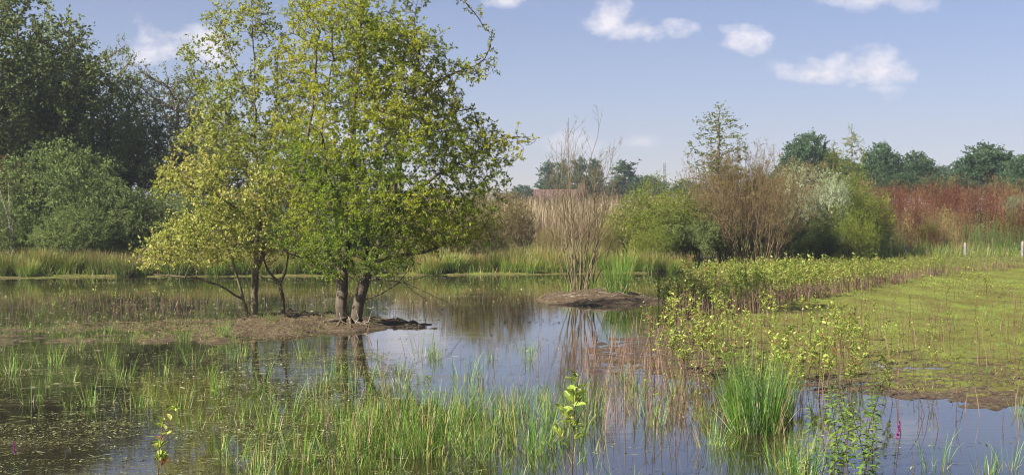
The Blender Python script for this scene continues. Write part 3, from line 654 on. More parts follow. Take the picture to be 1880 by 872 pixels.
putp(pt_yell, 1160, 356, 53, 1.1, 'golden yellow-green shrub right of the bare islet shrub', GY, h=3.1, wide=1.05)
putp(pt_yell, 1212, 324, 54.5, 2.4, 'yellow-green shrub below the thin mast', GY, h=3.1, wide=1.)
putp(pt_yell, 1255, 336, 53, 4.4, 'yellow-green shrub at the foot of the tall sapling', GY, h=3.1, wide=1.)
putp(pt_yell, 1200, 410, 51, 5.4, 'low yellow-green shrub nearest the water right of the islet', GY, h=3.1, wide=1.2)
putp(pt_yell, 1555, 345, 55.5, .7, 'yellow-green shrub right of the silver willow', GY, h=3.1, wide=1.05)
putp(pt_yell, 1584, 322, 57.5, 3.7, 'yellow-green shrub in front of the rust-red weeds', GY, h=3.1, wide=.8)
putp(pt_yell, 1572, 388, 53.5, 2.2, 'low yellow-green shrub left of the first fence post', GY, h=3.1, wide=.85)
putp(pt_yell, 1705, 402, 63.5, 1.3, 'small yellow-green shrub in front of the rust-red weeds between the first two fence posts', GY, h=3.1, wide=.9)
putp(pt_yell, 1838, 398, 64.5, 2.6, 'small yellow-green shrub in front of the rust-red weeds right of the second fence post', GY, h=3.1, wide=.8)
putp(pt_bush, 1865, 385, 66, 2.6, 'dull green bush at the right edge among the rust-red weeds', h=4.4, wide=.9)
putp(pt_yell, 1495, 400, 54, 2.0, 'low shrub under the silver willow', GY, h=3.1, wide=1.2)
putp(pt_silver, 1492, 308, 57, .5, 'silver-leaved willow bush behind the brown twiggy bush', 'silver willows', h=3.6, wide=1.)
putp(pt_silver, 1520, 335, 55.5, 2.5, 'smaller silver-leaved willow bush right of the taller one', 'silver willows', h=3.6, wide=.75)
putp(pt_silver, 1875, 358, 68, 3.5, 'pale grey-green bush at the right edge above the rust-red weeds', h=3.6, wide=1.5)
pt_sap = proto_tree('tall_sapling', M_twigb, M_yell, 51, [(0, 0, 4.3, .8, .8, 1.9), (.1, 0, 5.6, .45, .45, .8), (-.5, 0, 3.4, .8, .7, .9), (.5, 0, 3.0, .8, .8, 1.0), (0, 0, 2, 1, 1, 1.2)],
                    [(None, [(0, 0, -.1), (.05, 0, 2), (0, 0, 4), (.05, 0, 6.1)])], 1100, .05, .07, 2, 5, .22, step=.16, thr=.012, tip=.005, hole=.6, freq=1.6, up=.3, clust=1.)
putp(pt_sap, 1318, 192, 52.5, .4, 'tallest thin yellow-leaved sapling rising above the brown twiggy bush', h=6.3, wide=1.6)
putp(pt_sap, 1565, 232, 60, 2.4, 'thin yellow sapling in front of the far dark trees', h=6.3, wide=1.)
putp(pt_sap, 1530, 262, 58, 4.4, 'shorter thin sapling beside the far round oak', h=6.3, wide=1.1)
GF = 'distant round oaks'
for (px, ty, Y, rz, wd, lab) in [(1483, 243, 118, .3, .85, 'leftmost distant round oak above the silver willow'), (1618, 262, 120, 1.7, .8, 'distant round oak behind the yellow-green shrubs'),
        (1683, 278, 125, 3.9, .85, 'distant oak left of the dip in the far tree line'), (1728, 305, 190, 5.1, 1.3, 'bluish oak farthest away in the dip of the tree line'),
        (1812, 263, 118, 2.9, 1.15, 'widest distant round oak at the right'), (1885, 283, 112, .9, 1.1, 'distant oak cut by the right edge of the photo'), (1765, 325, 110, 4.2, 1.6, 'low distant oak left of the widest one'),
        (1560, 300, 150, 5.7, 1.3, 'distant oak behind the thin yellow sapling'), (1400, 325, 150, 1.2, 1.4, 'distant oak behind the brown twiggy bush'),
        (1545, 290, 135, 2.2, 1.3, 'distant oak between the leftmost round oak and the next one'), (1650, 318, 105, .2, 1.3, 'low distant oak under the second round oak'), (1850, 320, 104, 3.3, 1.4, 'low distant oak right of the widest one'), (1440, 300, 125, 4.4, .9, 'distant oak at the left shoulder of the leftmost round oak'), (1710, 322, 112, 1.4, 1.2, 'low distant oak below the dip of the tree line')]:
    putp(pt_far, px, ty, Y, rz, lab, GF, h=8.9, wide=wd*1.12)
GP = 'distant poplars'
for (px, ty, Y, rz, wd, lab) in [(1006, 290, 205, .3, 1.25, 'leftmost distant poplar above the tiled roof'), (1032, 288, 210, 1.9, 1.2, 'second distant poplar from the left, close to the leftmost'), (1066, 284, 200, 3.1, 1.35, 'distant poplar straight behind the stems of the bare shrub'),
        (1092, 286, 206, 4.7, 1.35, 'distant poplar right beside the one behind the bare shrub'), (1146, 290, 200, 5.5, 2.0, 'rightmost and widest distant poplar')]:
    putp(pt_poplar, px, ty, Y, rz, lab, GP, h=11., wide=wd)
for (px, ty, Y, rz, lab) in [(1190, 322, 230, 2., 'low far tree right of the poplars'), (1120, 340, 250, 1., 'low far tree under the widest poplar'), (1260, 330, 240, 3., 'low far tree behind the yellow-green shrubs'), (960, 340, 220, 4., 'low far tree left of the tiled roof')]:
    putp(pt_far, px, ty, Y, rz, lab, 'low far trees', h=8.9, wide=1.5)

# ------------------------------------------------------------------ twiggy shrubs
def shrub(n_stem, h, spread, rng, lv2=9, lv3=4, r0=.02, basew=.25, lean=None, upturn=.8, ctr=1.0):
    P = []; par = []; rad = []
    def stem(p0, d, ln, r, lvl, p_i):
        n_ = max(4, int(ln/.16)); p_ = p0.copy(); last = p_i; seg = ln/n_; ids = []
        for i in range(n_):
            d = nrm(d+np.array([0, 0, upturn*.09])+rng.normal(size=3)*(.07 if lvl == 0 else .09)); p_ = p_+d*seg
            P.append(p_.copy()); par.append(last); rad.append(max(r*(1-.85*(i+1)/n_), .0022)); last = len(P)-1; ids.append((last, d.copy()))
        if lvl < 2:
            nb = lv2 if lvl == 0 else lv3
            for _ in range(nb):
                t_ = rng.uniform(.25, .95); j = int(t_*(n_-1)); i_, dd = ids[j]
                out = nrm(dd*1.1+nrm(rng.normal(size=3)*[1, 1, .5])*.75)
                stem(P[i_], out, ln*(1-t_*.75)*rng.uniform(.3, .6), rad[i_]*.6, lvl+1, i_)
    for s_ in range(n_stem):
        a = rng.uniform(0, 2*PI); q = rng.random()**.6; b = np.array([math.cos(a)*basew*q, math.sin(a)*basew*q, -.05])
        P.append(b); par.append(-1); rr_ = r0*rng.uniform(.6, 1.15); rad.append(rr_)
        d = nrm(np.array([math.cos(a)*spread*q*ctr, math.sin(a)*spread*q*ctr, 1.])); ln = h*rng.uniform(.72, 1.05)*(1-.12*q)/max(d[2], .5)**.3
        stem(b, d, ln, rr_, 0, len(P)-1)
    return np.array(P), np.array(par), np.array(rad)
rg = np.random.default_rng(61)
def add_shrub(name, label, x, y, args, bark, leafm=None, leaf=None, group=None, z=None):
    P, pa, ra = shrub(**args, rng=rg); gl = None
    if leafm:
        gl = G(); crown(P, pa, ra, leaf['thr'], leaf['shoots'], leaf['leaves'], leaf['L0'], leaf['L'], leaf['W'], None, gl, seed=leaf.get('seed', 3), cl=2., keep=leaf.get('keep'))
    zz = hz(x, y) if z is None else z
    return build_tree(name, label, 'shrub', (x, y, zz), P, pa, ra, gl, None, bark, leafm, ('stems', 'foliage'), k=5, group=group)
xi, yi = X_at(1066, 34.3), 34.3
add_shrub('bare_shrub', 'nearly leafless many-stemmed shrub standing on the small mud islet', xi, yi, dict(n_stem=22, h=4.4, spread=.37, lv2=11, lv3=3, r0=.021, basew=.34, upturn=.5), M_twigy, M_brownleaf, dict(thr=.006, shoots=1, leaves=1, L0=.08, L=.035, W=.02, keep=lambda p: (p[:, 2] > .8) & (np.random.default_rng(1).random(len(p)) < .25)))
add_shrub('twiggy_bush', 'big round brown twiggy bush with few leaves right of the tall sapling', X_at(1388, 51.5), 51.5, dict(n_stem=72, h=4.6, spread=.9, lv2=13, lv3=5, r0=.024, basew=.8, upturn=.5), M_twigr, leafmat('red_brown_leaf', [(0, (.11, .075, .025)), (.5, (.20, .14, .045)), (1, (.26, .26, .06))]), dict(thr=.01, shoots=1, leaves=2, L0=.1, L=.045, W=.028, keep=lambda p: (p[:, 2] > .9) & (np.random.default_rng(1).random(len(p)) < .5)))
add_shrub('twiggy_bush', 'reddish twiggy bush between the tall sapling and the round brown bush', X_at(1340, 53.5), 53.5, dict(n_stem=50, h=4.7, spread=.6, lv2=11, lv3=4, r0=.024, basew=.6), M_twigp, M_brownleaf, dict(thr=.01, shoots=1, leaves=2, L0=.1, L=.05, W=.03, keep=lambda p: (p[:, 2] > .5) & (np.random.default_rng(1).random(len(p)) < .5)))
add_shrub('twiggy_bush', 'dark thicket bush under the brown twiggy bush, at the water edge', X_at(1290, 51.8), 51.8, dict(n_stem=40, h=1.9, spread=1.0, lv2=12, lv3=4, r0=.02, basew=.7), M_twig, M_dark, dict(thr=.012, shoots=1, leaves=4, L0=.15, L=.06, W=.035))
add_shrub('twiggy_bush', 'dark thicket bush below the silver willow', X_at(1465, 53), 53, dict(n_stem=40, h=1.7, spread=1.1, lv2=12, lv3=4, r0=.02, basew=.8), M_twig, M_dark, dict(thr=.012, shoots=1, leaves=4, L0=.15, L=.06, W=.035))
add_shrub('bare_shrub', 'thin bare shrub among brown scrub left of the islet shrub', X_at(980, 53), 53, dict(n_stem=16, h=2.2, spread=.6, lv2=8, lv3=3, r0=.018, basew=.4), M_twigp)
for (px_, Y_, h_, lab_) in [(1030, 56, 2.6, 'thin reddish bare shrub behind the left stems of the islet shrub'), (1085, 57, 2.9, 'thin reddish bare shrub behind the right stems of the islet shrub'), (1130, 54, 2.3, 'thin bare shrub at the left foot of the golden shrub'), (925, 57, 2.9, 'thin bare shrub behind the brown shrub right of the oak crown')]:
    add_shrub('bare_shrub', lab_, X_at(px_, Y_), Y_, dict(n_stem=9, h=h_, spread=.6, lv2=8, lv3=3, r0=.013, basew=.5), M_twigp)
add_shrub('bare_shrub', 'pale bare sapling standing in front of the dark wood at far left', X_at(18, 50.5), 50.5, dict(n_stem=2, h=4.2, spread=.3, lv2=5, lv3=1, r0=.045, basew=.1), M_dead)

# ------------------------------------------------------------------ blades
def blades(n_, rad_, h, spread, width, rng, droop=.25, seg=4, dead=.12, cbias=.4, hvar=.35, tipv=.10):
    a = rng.uniform(0, 2*PI, n_); q = np.sqrt(rng.random(n_)); b = np.column_stack([np.cos(a)*rad_*q, np.sin(a)*rad_*q, np.full(n_, -.06)])
    a2 = a+rng.normal(size=n_)*.8; lean = np.abs(rng.normal(size=n_))*spread*.6+spread*.5*q
    d = nrm(np.column_stack([np.cos(a2)*lean, np.sin(a2)*lean, np.ones(n_)])); ln = h*(1-hvar*rng.random(n_)**1.5)*rng.uniform(.85, 1.05, n_)
    side = nrm(np.column_stack([-np.sin(a2+rng.normal(size=n_)), np.cos(a2), np.zeros(n_)]))
    rows = []; p_ = b.copy(); ts = np.linspace(0, 1, seg+1); dr = droop*rng.random(n_)**2
    brk = rng.random(n_) < .05; 
    for i, t_ in enumerate(ts):
        wd = width*(1-.8*t_**2)*.5; rows.append(p_-side*wd); rows.append(p_+side*wd)
        d = nrm(d+np.column_stack([np.cos(a2), np.sin(a2), -np.ones(n_)*1.2])*(dr*(.3+t_))[:, None]+np.where(brk[:, None] & (i == 2), np.array([[.8, .2, -1.3]]), 0)); p_ = p_+d*(ln/seg)[:, None]
    V = np.stack(rows, 1).reshape(-1, 3); b_ = (np.arange(n_)*2*(seg+1))[:, None]; i = np.arange(seg)[None]*2
    Q = np.stack([b_+i, b_+i+1, b_+i+3, b_+i+2], -1).reshape(-1, 4)
    v = cbias+rng.normal(size=n_)*.15; v = np.where(rng.random(n_) < dead, rng.uniform(.85, 1, n_), np.clip(v, 0, .8)); v = np.repeat(v, seg)
    v = v+np.tile(np.linspace(-.3*tipv, tipv, seg), n_)
    return V, Q, v
rg = np.random.default_rng(71)
def rush_proto(name, n_, r_, h, sp_, wd, m_=M_rush, **k):
    g_ = G(); g_.add(*blades(n_, r_, h, sp_, wd, rg, **k))
    V, Q, v = blades(max(8, n_//5), r_*.95, h*.5, sp_*2.2, wd*.9, rg, dead=1.)     # dead stalks at the foot
    g2 = G().add(V, Q, v)
    root = thing(name, '', 'rush', (0, 0, 0)); obj('blades', g_.mesh(name+'_blades', m_), root); obj('dead_stalks', g2.mesh(name+'_stalks', M_straw), root)
    return Proto(root)
rp_big = rush_proto('rush_clump', 230, .24, .95, .2, .0075)
rp_mid = rush_proto('rush_clump', 110, .2, .62, .24, .007, dead=.2)
rp_mid2 = rush_proto('rush_clump', 75, .24, .55, .35, .0065, dead=.25, cbias=.55)
rp_small = rush_proto('grass_tuft', 30, .10, .36, .24, .006, dead=.2, cbias=.6)
rp_small2 = rush_proto('grass_tuft', 20, .15, .44, .22, .006, dead=.15, cbias=.5)
rp_far = rush_proto('bank_rush_clump', 320, .42, 1.05, .3, .016, M_farrush, dead=.12, cbias=.36, tipv=.42)
rp_far2 = rush_proto('bank_rush_clump', 260, .4, .9, .42, .016, M_farrush, dead=.28, cbias=.42, tipv=.5)
def pp(p, px, py, s, label, group=None, z=None, rz=None):
    c = gp(px, py); zz = min(max(hz(c[0], c[1]), 0.), .3) if z is None else z
    if zz > .02: c = gp(px, py, zz)
    return p.put((c[0], c[1], zz), random.uniform(0, 6.28) if rz is None else rz, s, label, group)
GR = 'rush clumps standing in the near water'
pp(rp_big, 1388, 792, 1.0, 'tallest and thickest bright green rush clump in the near water', GR)
pp(rp_big, 1352, 768, .62, 'green rush clump touching the left of the thickest one', GR)
pp(rp_big, 1424, 772, .68, 'green rush clump touching the right of the thickest one', GR)
pp(rp_mid, 975, 822, 1.02, 'round rush clump with dead brown stalks at its foot, centre front', GR)
pp(rp_mid, 1072, 765, .9, 'green rush clump right of the tall leafy seedling, centre front', GR)
pp(rp_mid, 912, 800, .85, 'green rush clump left of the round one with brown foot', GR)
for (px, py, s, k) in [(830, 815, 1., 1), (770, 835, .95, 0), (715, 830, .8, 1), (660, 845, .8, 0), (800, 775, .9, 1), (740, 780, .85, 0), (690, 780, .75, 1), (860, 770, .8, 0), (640, 800, .7, 1), (620, 840, .65, 1),
                       (880, 840, .8, 1), (940, 760, .75, 1), (1010, 770, .7, 1), (1040, 820, .6, 1), (1140, 700, .6, 1), (1310, 820, .7, 1), (1290, 770, .5, 1), (1470, 880, .8, 0), (1440, 860, .7, 1), (580, 770, .5, 1), (470, 880, .7, 1)]:
    pp((rp_mid, rp_mid2)[k], px, py, s, 'green rush clump in the loose stand of rushes in the near water', GR)
pp(rp_mid, 410, 618, .62, 'bright green rush tuft on the mud left of the slender tree', 'tufts on the mud bar')
pp(rp_mid, 336, 628, .55, 'green rush tuft at the front edge of the left mud bar', 'tufts on the mud bar')
pp(rp_mid, 500, 592, .38, 'small dark rush tuft between the slender tree and the thin young tree', 'tufts on the mud bar')
c = X_at(1130, 33.9); rp_big.put((c, 33.2, hz(c, 33.2)), 1.2, 1.2, 'dark green rush clump on the islet right of the bare shrub', None)
for q in (-.33, .3): rp_small.put((xi+q, yi-.45, hz(xi+q, yi-.45)), q*5, 1.2, 'grass tuft at the foot of the bare islet shrub', 'grass tufts on the islet')
pp(rp_small2, 1409, 598, 1.1, 'dark green grass tuft on the green flat before the seedling thicket')
for (px, py) in [(1820, 580), (1838, 636), (1868, 634), (1805, 577)]: pp(rp_small, px, py, .55, 'small dark grass tuft on the green flat', 'tufts on the green flat')
# scattered tufts in the shallow left water
k_ = 0
GT = 'small grass tufts in the shallow water'
for (px, py) in [(165, 745), (185, 740), (245, 752), (270, 748), (100, 665), (90, 672), (200, 670), (225, 690), (380, 690), (385, 730), (400, 715), (300, 690), (480, 735), (430, 665), (445, 655), (600, 700), (580, 725), (520, 770),
                 (560, 660), (780, 655), (800, 660), (850, 700), (970, 660), (480, 700), (330, 750), (350, 790), (490, 790), (545, 830), (20, 690), (30, 680), (620, 690), (650, 720), (700, 720), (735, 700), (560, 850), (420, 850),
                 (400, 830), (480, 860), (740, 715), (880, 700), (905, 660), (1180, 760), (1170, 720), (1150, 745), (1200, 780), (1230, 760), (1810, 870), (1850, 860), (1870, 700+60), (1720, 860), (1250, 720), (450, 780), (130, 700), (60, 740)]:
    pp((rp_small, rp_small2)[k_ % 2], px, py, random.uniform(.7, 1.25), 'thin grass tuft standing in the shallow water', GT); k_ += 1
for i in range(16):
    px = random.uniform(-20, 1000); py = 640+230*random.random()**1.2
    pp((rp_small, rp_small2)[i % 2], px, py, random.uniform(.4, .9), 'thin grass tuft standing in the shallow water', GT)
# far bank
GK = 'rush clumps along the far bank'
rp = np.random.default_rng(5)
for i in range(112):
    px = -30+1290*(i+rp.uniform(-.4, 1.4))/112; Y = np.interp(X_at(px, 47), [-20, -8, 0, 6, 9], [44.7, 46.6, 47.9, 49.3, 50.2])+rp.uniform(0, 2.2)
    if px > 1110 and rp.random() < .45: continue
    x = X_at(px, Y); (rp_far if rp.random() < .6 else rp_far2).put((x, Y, hz(x, Y)), rp.uniform(0, 6.28), rp.uniform(.62, 1.0), 'green rush clump in the row along the far bank', GK)

# ------------------------------------------------------------------ seedlings
def seedling(rng, h=.8, nl=34, leaf=.066, start=.5, side=3):
    n_ = 9; P = [np.zeros(3)]; d = nrm(np.array([rng.normal()*.08, rng.normal()*.08, 1])); P[0][2] = -.05
    for i in range(n_): d = nrm(d+rng.normal(size=3)*.05+[0, 0, .03]); P.append(P[-1]+d*h/n_)
    P = np.array(P); par = np.arange(-1, n_); rad = np.linspace(.0065, .0022, n_+1)
    br = []
    for s_ in range(side):
        j = rng.integers(3, n_-1); a = rng.uniform(0, 6.28); dd = nrm(np.array([math.cos(a)*.6, math.sin(a)*.6, 1])); ln = h*rng.uniform(.15, .35); br.append((P[j], P[j]+dd*ln, j))
    gs = G(); V, Q = tubes(P, par, rad, 4); gs.add(V, Q, rng.uniform(.2, .8))
    if br: V, Q = tubes_simple(np.array([b[0] for b in br]), np.array([b[1] for b in br]), .003, .0018); gs.add(V, Q, .4)
    t_ = start+(1-start)*rng.random(nl)**.8; idx_ = t_*n_; i0 = np.clip(idx_.astype(int), 0, n_-1); fr = (idx_-i0)[:, None]; p_ = P[i0]*(1-fr)+P[i0+1]*fr
    for j in range(nl):
        if br and rng.random() < .5:
            b = br[rng.integers(len(br))]; p_[j] = b[0]+(b[1]-b[0])*rng.uniform(.2, 1)
    a = rng.uniform(0, 6.28, nl); D = nrm(np.column_stack([np.cos(a), np.sin(a), rng.uniform(.3, 1.3, nl)])); Nn = nrm(np.column_stack([-np.cos(a)*.5, -np.sin(a)*.5, np.ones(nl)])+rng.normal(size=(nl, 3))*.4)
    Ln = leaf*rng.uniform(.55, 1.25, nl)
    gl = G(); V, Q, k3 = leafbroad(p_+D*.01, D, Nn, Ln, Ln*.62); hv = np.clip(.5+.2*rng.normal(size=nl), 0, .88); hv = np.where(rng.random(nl) < .05, 1, hv); gl.add(V, Q, np.repeat(hv, 3))
    return gs, gl
rs = np.random.default_rng(81)
seeds = [seedling(rs, h=rs.uniform(.72, .95), nl=int(rs.integers(20, 40)), side=int(rs.integers(1, 5))) for _ in range(8)]
sparse = [seedling(rs, h=rs.uniform(.6, .9), nl=int(rs.integers(5, 12)), side=2, start=.3, leaf=.05) for _ in range(4)]
bushy = [seedling(rs, h=.85, nl=58, side=8, start=.38, leaf=.07) for _ in range(3)]
def seed_proto(gsl, name='leafy_seedling'):
    root = thing(name, '', 'seedling', (0, 0, 0)); obj('stem', gsl[0].mesh(name+'_stem', M_redstem, True), root); obj('foliage', gsl[1].mesh(name+'_foliage', M_seed), root); return Proto(root)
bigl = [seedling(rs, h=.85, nl=34, side=5, start=.4, leaf=.098) for _ in range(2)]
sp_ = [seed_proto(s_) for s_ in seeds]; ss_ = [seed_proto(s_, 'sparse_seedling') for s_ in sparse]; sb_ = [seed_proto(s_, 'bushy_seedling') for s_ in bushy]
def ps(p, px, py, s, label, group=None):
    c = gp(px, py); z = max(min(hz(c[0], c[1]), .1), -.02); return p.put((c[0], c[1], z), random.uniform(0, 6.28), s, label, group)
bg_ = [seed_proto(s_, 'large_leaved_seedling') for s_ in bigl]
ps(bg_[0], 1052, 892, 1.05, 'tall leafy seedling in front of the rushes at the centre of the bottom edge')
ps(bg_[1], 292, 905, .8, 'leafy seedling rising from the dark water at the lower left')
ps(sb_[2], 1640, 740, .75, 'leafy seedling with red stem at the water edge behind the right-hand purple flower')
ps(sb_[0], 1520, 725, .85, 'bushy seedling at the front edge of the mud right of the thickest rush clump')
ps(sb_[2], 1480, 712, .9, 'bushy seedling with some brown leaves right above the thickest rush clump')
ps(sb_[1], 1625, 650, .62, 'leafy seedling alone in the middle of the green flat')
ps(ss_[0], 1795, 668, .55, 'small seedling with a leafy top right of the puddle')
ps(ss_[1], 1682, 895, .5, 'seedling with drooping brown-green leaves in the water near the bottom right')
ps(ss_[2], 966, 660, .55, 'thin seedling standing in the open water below the islet')
ps(sb_[0], 1235, 690, .95, 'bushy seedling at the left tip of the right-hand mud')
ps(sb_[1], 788, 740, .4, 'short seedling above the loose stand of rushes')
ps(ss_[3], 395, 800, .7, 'thin seedling among grass in the left water')
GSD = 'seedlings around the edge of the flat'
rq = np.random.default_rng(91)
def scatter(n_, poly, protos, smin, smax, label, group, rng):
    poly = np.array(poly); lo, hi = poly.min(0), poly.max(0); k = 0; out = []
    while k < n_:
        q = lo+(hi-lo)*rng.random(2)
        if seg_sdf(q[None], poly)[0] > 0: out.append(q); k += 1
    for q in out: ps(protos[rng.integers(len(protos))], q[0], q[1], rng.uniform(smin, smax), label, group)
scatter(72, [(1195, 560), (1300, 530), (1330, 560), (1310, 640), (1260, 700), (1180, 700), (1200, 620)], sp_+sb_, .5, 1.05, 'leafy seedling in the loose group right of the islet', 'seedlings right of the islet', rq)
scatter(115, [(1270, 690), (1320, 610), (1500, 590), (1640, 680), (1580, 738), (1420, 745), (1290, 740)], sp_+sb_[:2], .45, .95, 'leafy seedling in the group behind the thickest rush clump', 'seedlings behind the thick rush clump', rq)
scatter(26, [(1690, 540), (1820, 530), (1825, 560), (1700, 568)], sp_, .55, .8, 'yellowish seedling in the small patch on the green flat', 'seedling patch on the green flat', rq)
scatter(30, [(1430, 560), (1700, 560), (1700, 690), (1560, 720), (1500, 640)], ss_, .5, .9, 'sparse seedling scattered on the green flat', 'sparse seedlings on the green flat', rq)
scatter(34, [(1560, 575), (1880, 560), (1880, 700), (1620, 725)], sp_[:4]+ss_, .35, .7, 'small seedling standing alone on the open green flat', 'lone seedlings on the open flat', rq)
scatter(44, [(1500, 540), (1880, 530), (1880, 700), (1560, 720)], [rp_small, rp_small2], .22, .5, 'tiny grass tuft on the green flat', 'tiny grass tufts on the green flat', rq)
scatter(34, [(0, 603), (300, 592), (640, 580), (760, 594), (640, 606), (430, 632), (0, 632)], [rp_small, rp_small2], .3, .75, 'small grass tuft on the left mud bar', 'grass tufts on the left mud bar', rq)
scatter(10, [(1840, 530), (1890, 560), (1890, 580), (1840, 570)], ss_, .5, .7, 'sparse seedling at the right edge of the flat', 'sparse seedlings at the right edge', rq)
scatter(22, [(0, 560), (420, 555), (420, 600), (0, 620)], ss_, .4, .75, 'sparse reddish seedling on the left mud bar', 'seedlings on the left mud bar', rq)
scatter(10, [(1120, 700), (1290, 700), (1290, 800), (1180, 790)], ss_, .6, .9, 'sparse seedling in the water left of the thickest rush clump', 'sparse seedlings in the near water', rq)
scatter(9, [(30, 560), (330, 545), (330, 570), (30, 590)], sp_, .5, .7, 'small leafy seedling behind the left mud bar', 'leafy seedlings behind the left mud bar', rq)
# the front rows of the thicket, then the thicket itself
BAND = np.array(wp([(1215, 575), (1290, 520), (1335, 502), (1420, 491), (1560, 485), (1700, 481), (1900, 479), (2300, 478), (2300, 490), (1900, 495), (1780, 503), (1690, 512), (1640, 525), (1560, 540), (1500, 553), (1430, 563), (1370, 578), (1310, 580), (1250, 590)]))
lo, hi = BAND.min(0), BAND.max(0); pts = lo+(hi-lo)*rq.random((60000, 2)); sd_ = seg_sdf(pts, BAND); pts = pts[sd_ > .0]; sd_ = sd_[sd_ > 0]
pts = pts[vnoise(pts, 1.3, 77) > -1.1]; A_ = len(pts); 
front = pts[(pts[:, 1] < 42)][:110]; rest = pts[110:]
for q in front:
    sp_[rq.integers(len(sp_))].put((q[0], q[1], 0.0), rq.uniform(0, 6.28), rq.uniform(.6, 1.1), 'leafy red-stemmed seedling in the dense thicket across the right bank', 'thicket of red-stemmed seedlings')
sel = rq.permutation(len(rest))[:4200]; rest = rest[sel]; kind = rq.integers(0, 8, len(rest)); g_ = G()
for k in range(8):
    q = rest[kind == k]; n_ = len(q); T = np.column_stack([q, hzs(q).clip(-.02, .1)]); s_ = (rq.uniform(.45, 1.12, n_)+.2*vnoise(q, 1.3, 6).clip(-1, 1))*np.interp(q[:, 1], [36, 50], [1., .5]); rz = rq.uniform(0, 6.28, n_); da = .12*vnoise(q, .8, 5)
    a = G(); v_ = seeds[k][0].cat(); a.add(v_[0], v_[1], v_[2], 0); v_ = seeds[k][1].cat(); a.add(v_[0], v_[1], v_[2], 1); g_.many(a, T, rz, s_, da)
obj('seedling_thicket', g_.mesh('seedling_thicket', [M_redstem, M_seed]), label='dense thicket of leafy red-stemmed seedlings curving across the right bank', cat='thicket', kind='stuff')

# herbs and purple flowers
def herb(rng, h=.8, pairs=13, leaf=.075, flower=False):
    n_ = 8; P = [np.array([0, 0, -.05])]; d = np.array([0, 0, 1.])
    for i in range(n_): d = nrm(d+rng.normal(size=3)*.05); P.append(P[-1]+d*h/n_)
    P = np.array(P); gs = G(); V, Q = tubes(P, np.arange(-1, n_), np.linspace(.005, .002, n_+1), 4); gs.add(V, Q, .4)
    t_ = np.repeat(np.linspace(.3, .78 if flower else 1, pairs), 2); idx_ = t_*n_; i0 = np.clip(idx_.astype(int), 0, n_-1); fr = (idx_-i0)[:, None]; p_ = P[i0]*(1-fr)+P[i0+1]*fr
    a = np.repeat(np.arange(pairs)*1.57, 2)+np.tile([0, PI], pairs)+rng.normal(size=2*pairs)*.2
    D = nrm(np.column_stack([np.cos(a), np.sin(a), rng.uniform(-.1, .5, 2*pairs)])); Nn = nrm(np.array([0, 0, 1])+rng.normal(size=(2*pairs, 3))*.2)
    Ln = leaf*np.interp(t_, [.3, .7, 1], [1.1, 1, .45]); gl = G(); V, Q, k3 = leafbroad(p_, D, Nn, Ln, Ln*.34, droop=.3); gl.add(V, Q, np.repeat(.5+.3*rng.normal(size=2*pairs), 3))
    gf = None
    if flower:
        k = 90; tt = rng.uniform(.72, 1., k); ii = tt*n_; j = np.clip(ii.astype(int), 0, n_-1); fr = (ii-j)[:, None]; q = P[j]*(1-fr)+P[j+1]*fr; DD = nrm(rng.normal(size=(k, 3))+[0, 0, .4])
        gf = G(); V, Q = leafquads(q, DD, rand_dirs(k, rng), np.full(k, .030)*np.interp(tt, [.72, 1], [1.2, .6]), np.full(k, .022)); gf.add(V, Q, rng.random(k))
    return gs, gl, gf
def herb_proto(name, cat, **k):
    s_, l_, f_ = herb(rs, **k); root = thing(name, '', cat, (0, 0, 0)); obj('stem', s_.mesh(name+'_stem', M_redstem), root); obj('foliage', l_.mesh(name+'_foliage', M_herb), root)
    if f_: obj('flower_spike', f_.mesh(name+'_flower', M_magenta), root)
    return Proto(root)
hp = [herb_proto('water_herb', 'plant', pairs=17, leaf=.105), herb_proto('water_herb', 'plant', h=.7, pairs=18, leaf=.115)]
for (px, py, s) in [(1545, 880, 1.), (1600, 840, .8), (1580, 860, 1.), (1560, 900, .95), (1600, 905, .9), (1540, 850, .9), (1520, 895, .8), (1590, 790, .9), (1510, 800, .8), (1575, 930, .9), (1480, 930, .7), (1530, 930, .8), (1610, 800, .6), (1500, 860, .8), (1555, 800, .8)]:
    ps(hp[int(px) % 2], px, py, s, 'bright green herb with narrow paired leaves in the clump at the lower right', 'herbs in the clump at the lower right')
fl = herb_proto('purple_loosestrife', 'flower', flower=True, pairs=10, leaf=.06)
ps(fl, 1640, 880, .62, 'magenta flower spike in the water below the right-hand mud edge'); ps(fl, 30, 885, .45, 'magenta flower spike in dark water at the left edge')
ps(fl, 1092, 710, .3, 'small faded purple flower spike left of the mud tip')

# ------------------------------------------------------------------ uncountable ground cover
# dead red stems
def stems_field(name, label, pts, hmin, hmax, rng, m_=M_redstem, r_=.0042, lean=.12, wig=True):
    n_ = len(pts); z = hzs(pts).clip(-.03, 3); A = np.column_stack([pts, z-.03]); h = rng.uniform(hmin, hmax, n_); d = nrm(np.column_stack([rng.normal(size=(n_, 2))*lean, np.ones(n_)]))
    B = A+d*(h*.55)[:, None]; d2 = nrm(d+rng.normal(size=(n_, 3))*.12); C_ = B+d2*(h*.45)[:, None]; g_ = G(); v = rng.random(n_)
    V, Q = tubes_simple(A, B, r_, r_*.8); g_.add(V, Q, np.repeat(v, 3)); V, Q = tubes_simple(B, C_, r_*.8, r_*.4); g_.add(V, Q, np.repeat(v, 3))
    # short side twigs
    k = n_//2; i = rng.permutation(n_)[:k]; t_ = rng.random((k, 1)); S = A[i]*(1-t_)+B[i]*t_; E = S+nrm(rng.normal(size=(k, 3))+[0, 0, 1.2])*(h[i]*.22)[:, None]; V, Q = tubes_simple(S, E, r_*.6, r_*.3); g_.add(V, Q, np.repeat(v[i], 3))
    return obj(name, g_.mesh(name, m_), label=label, cat='stems', kind='stuff')
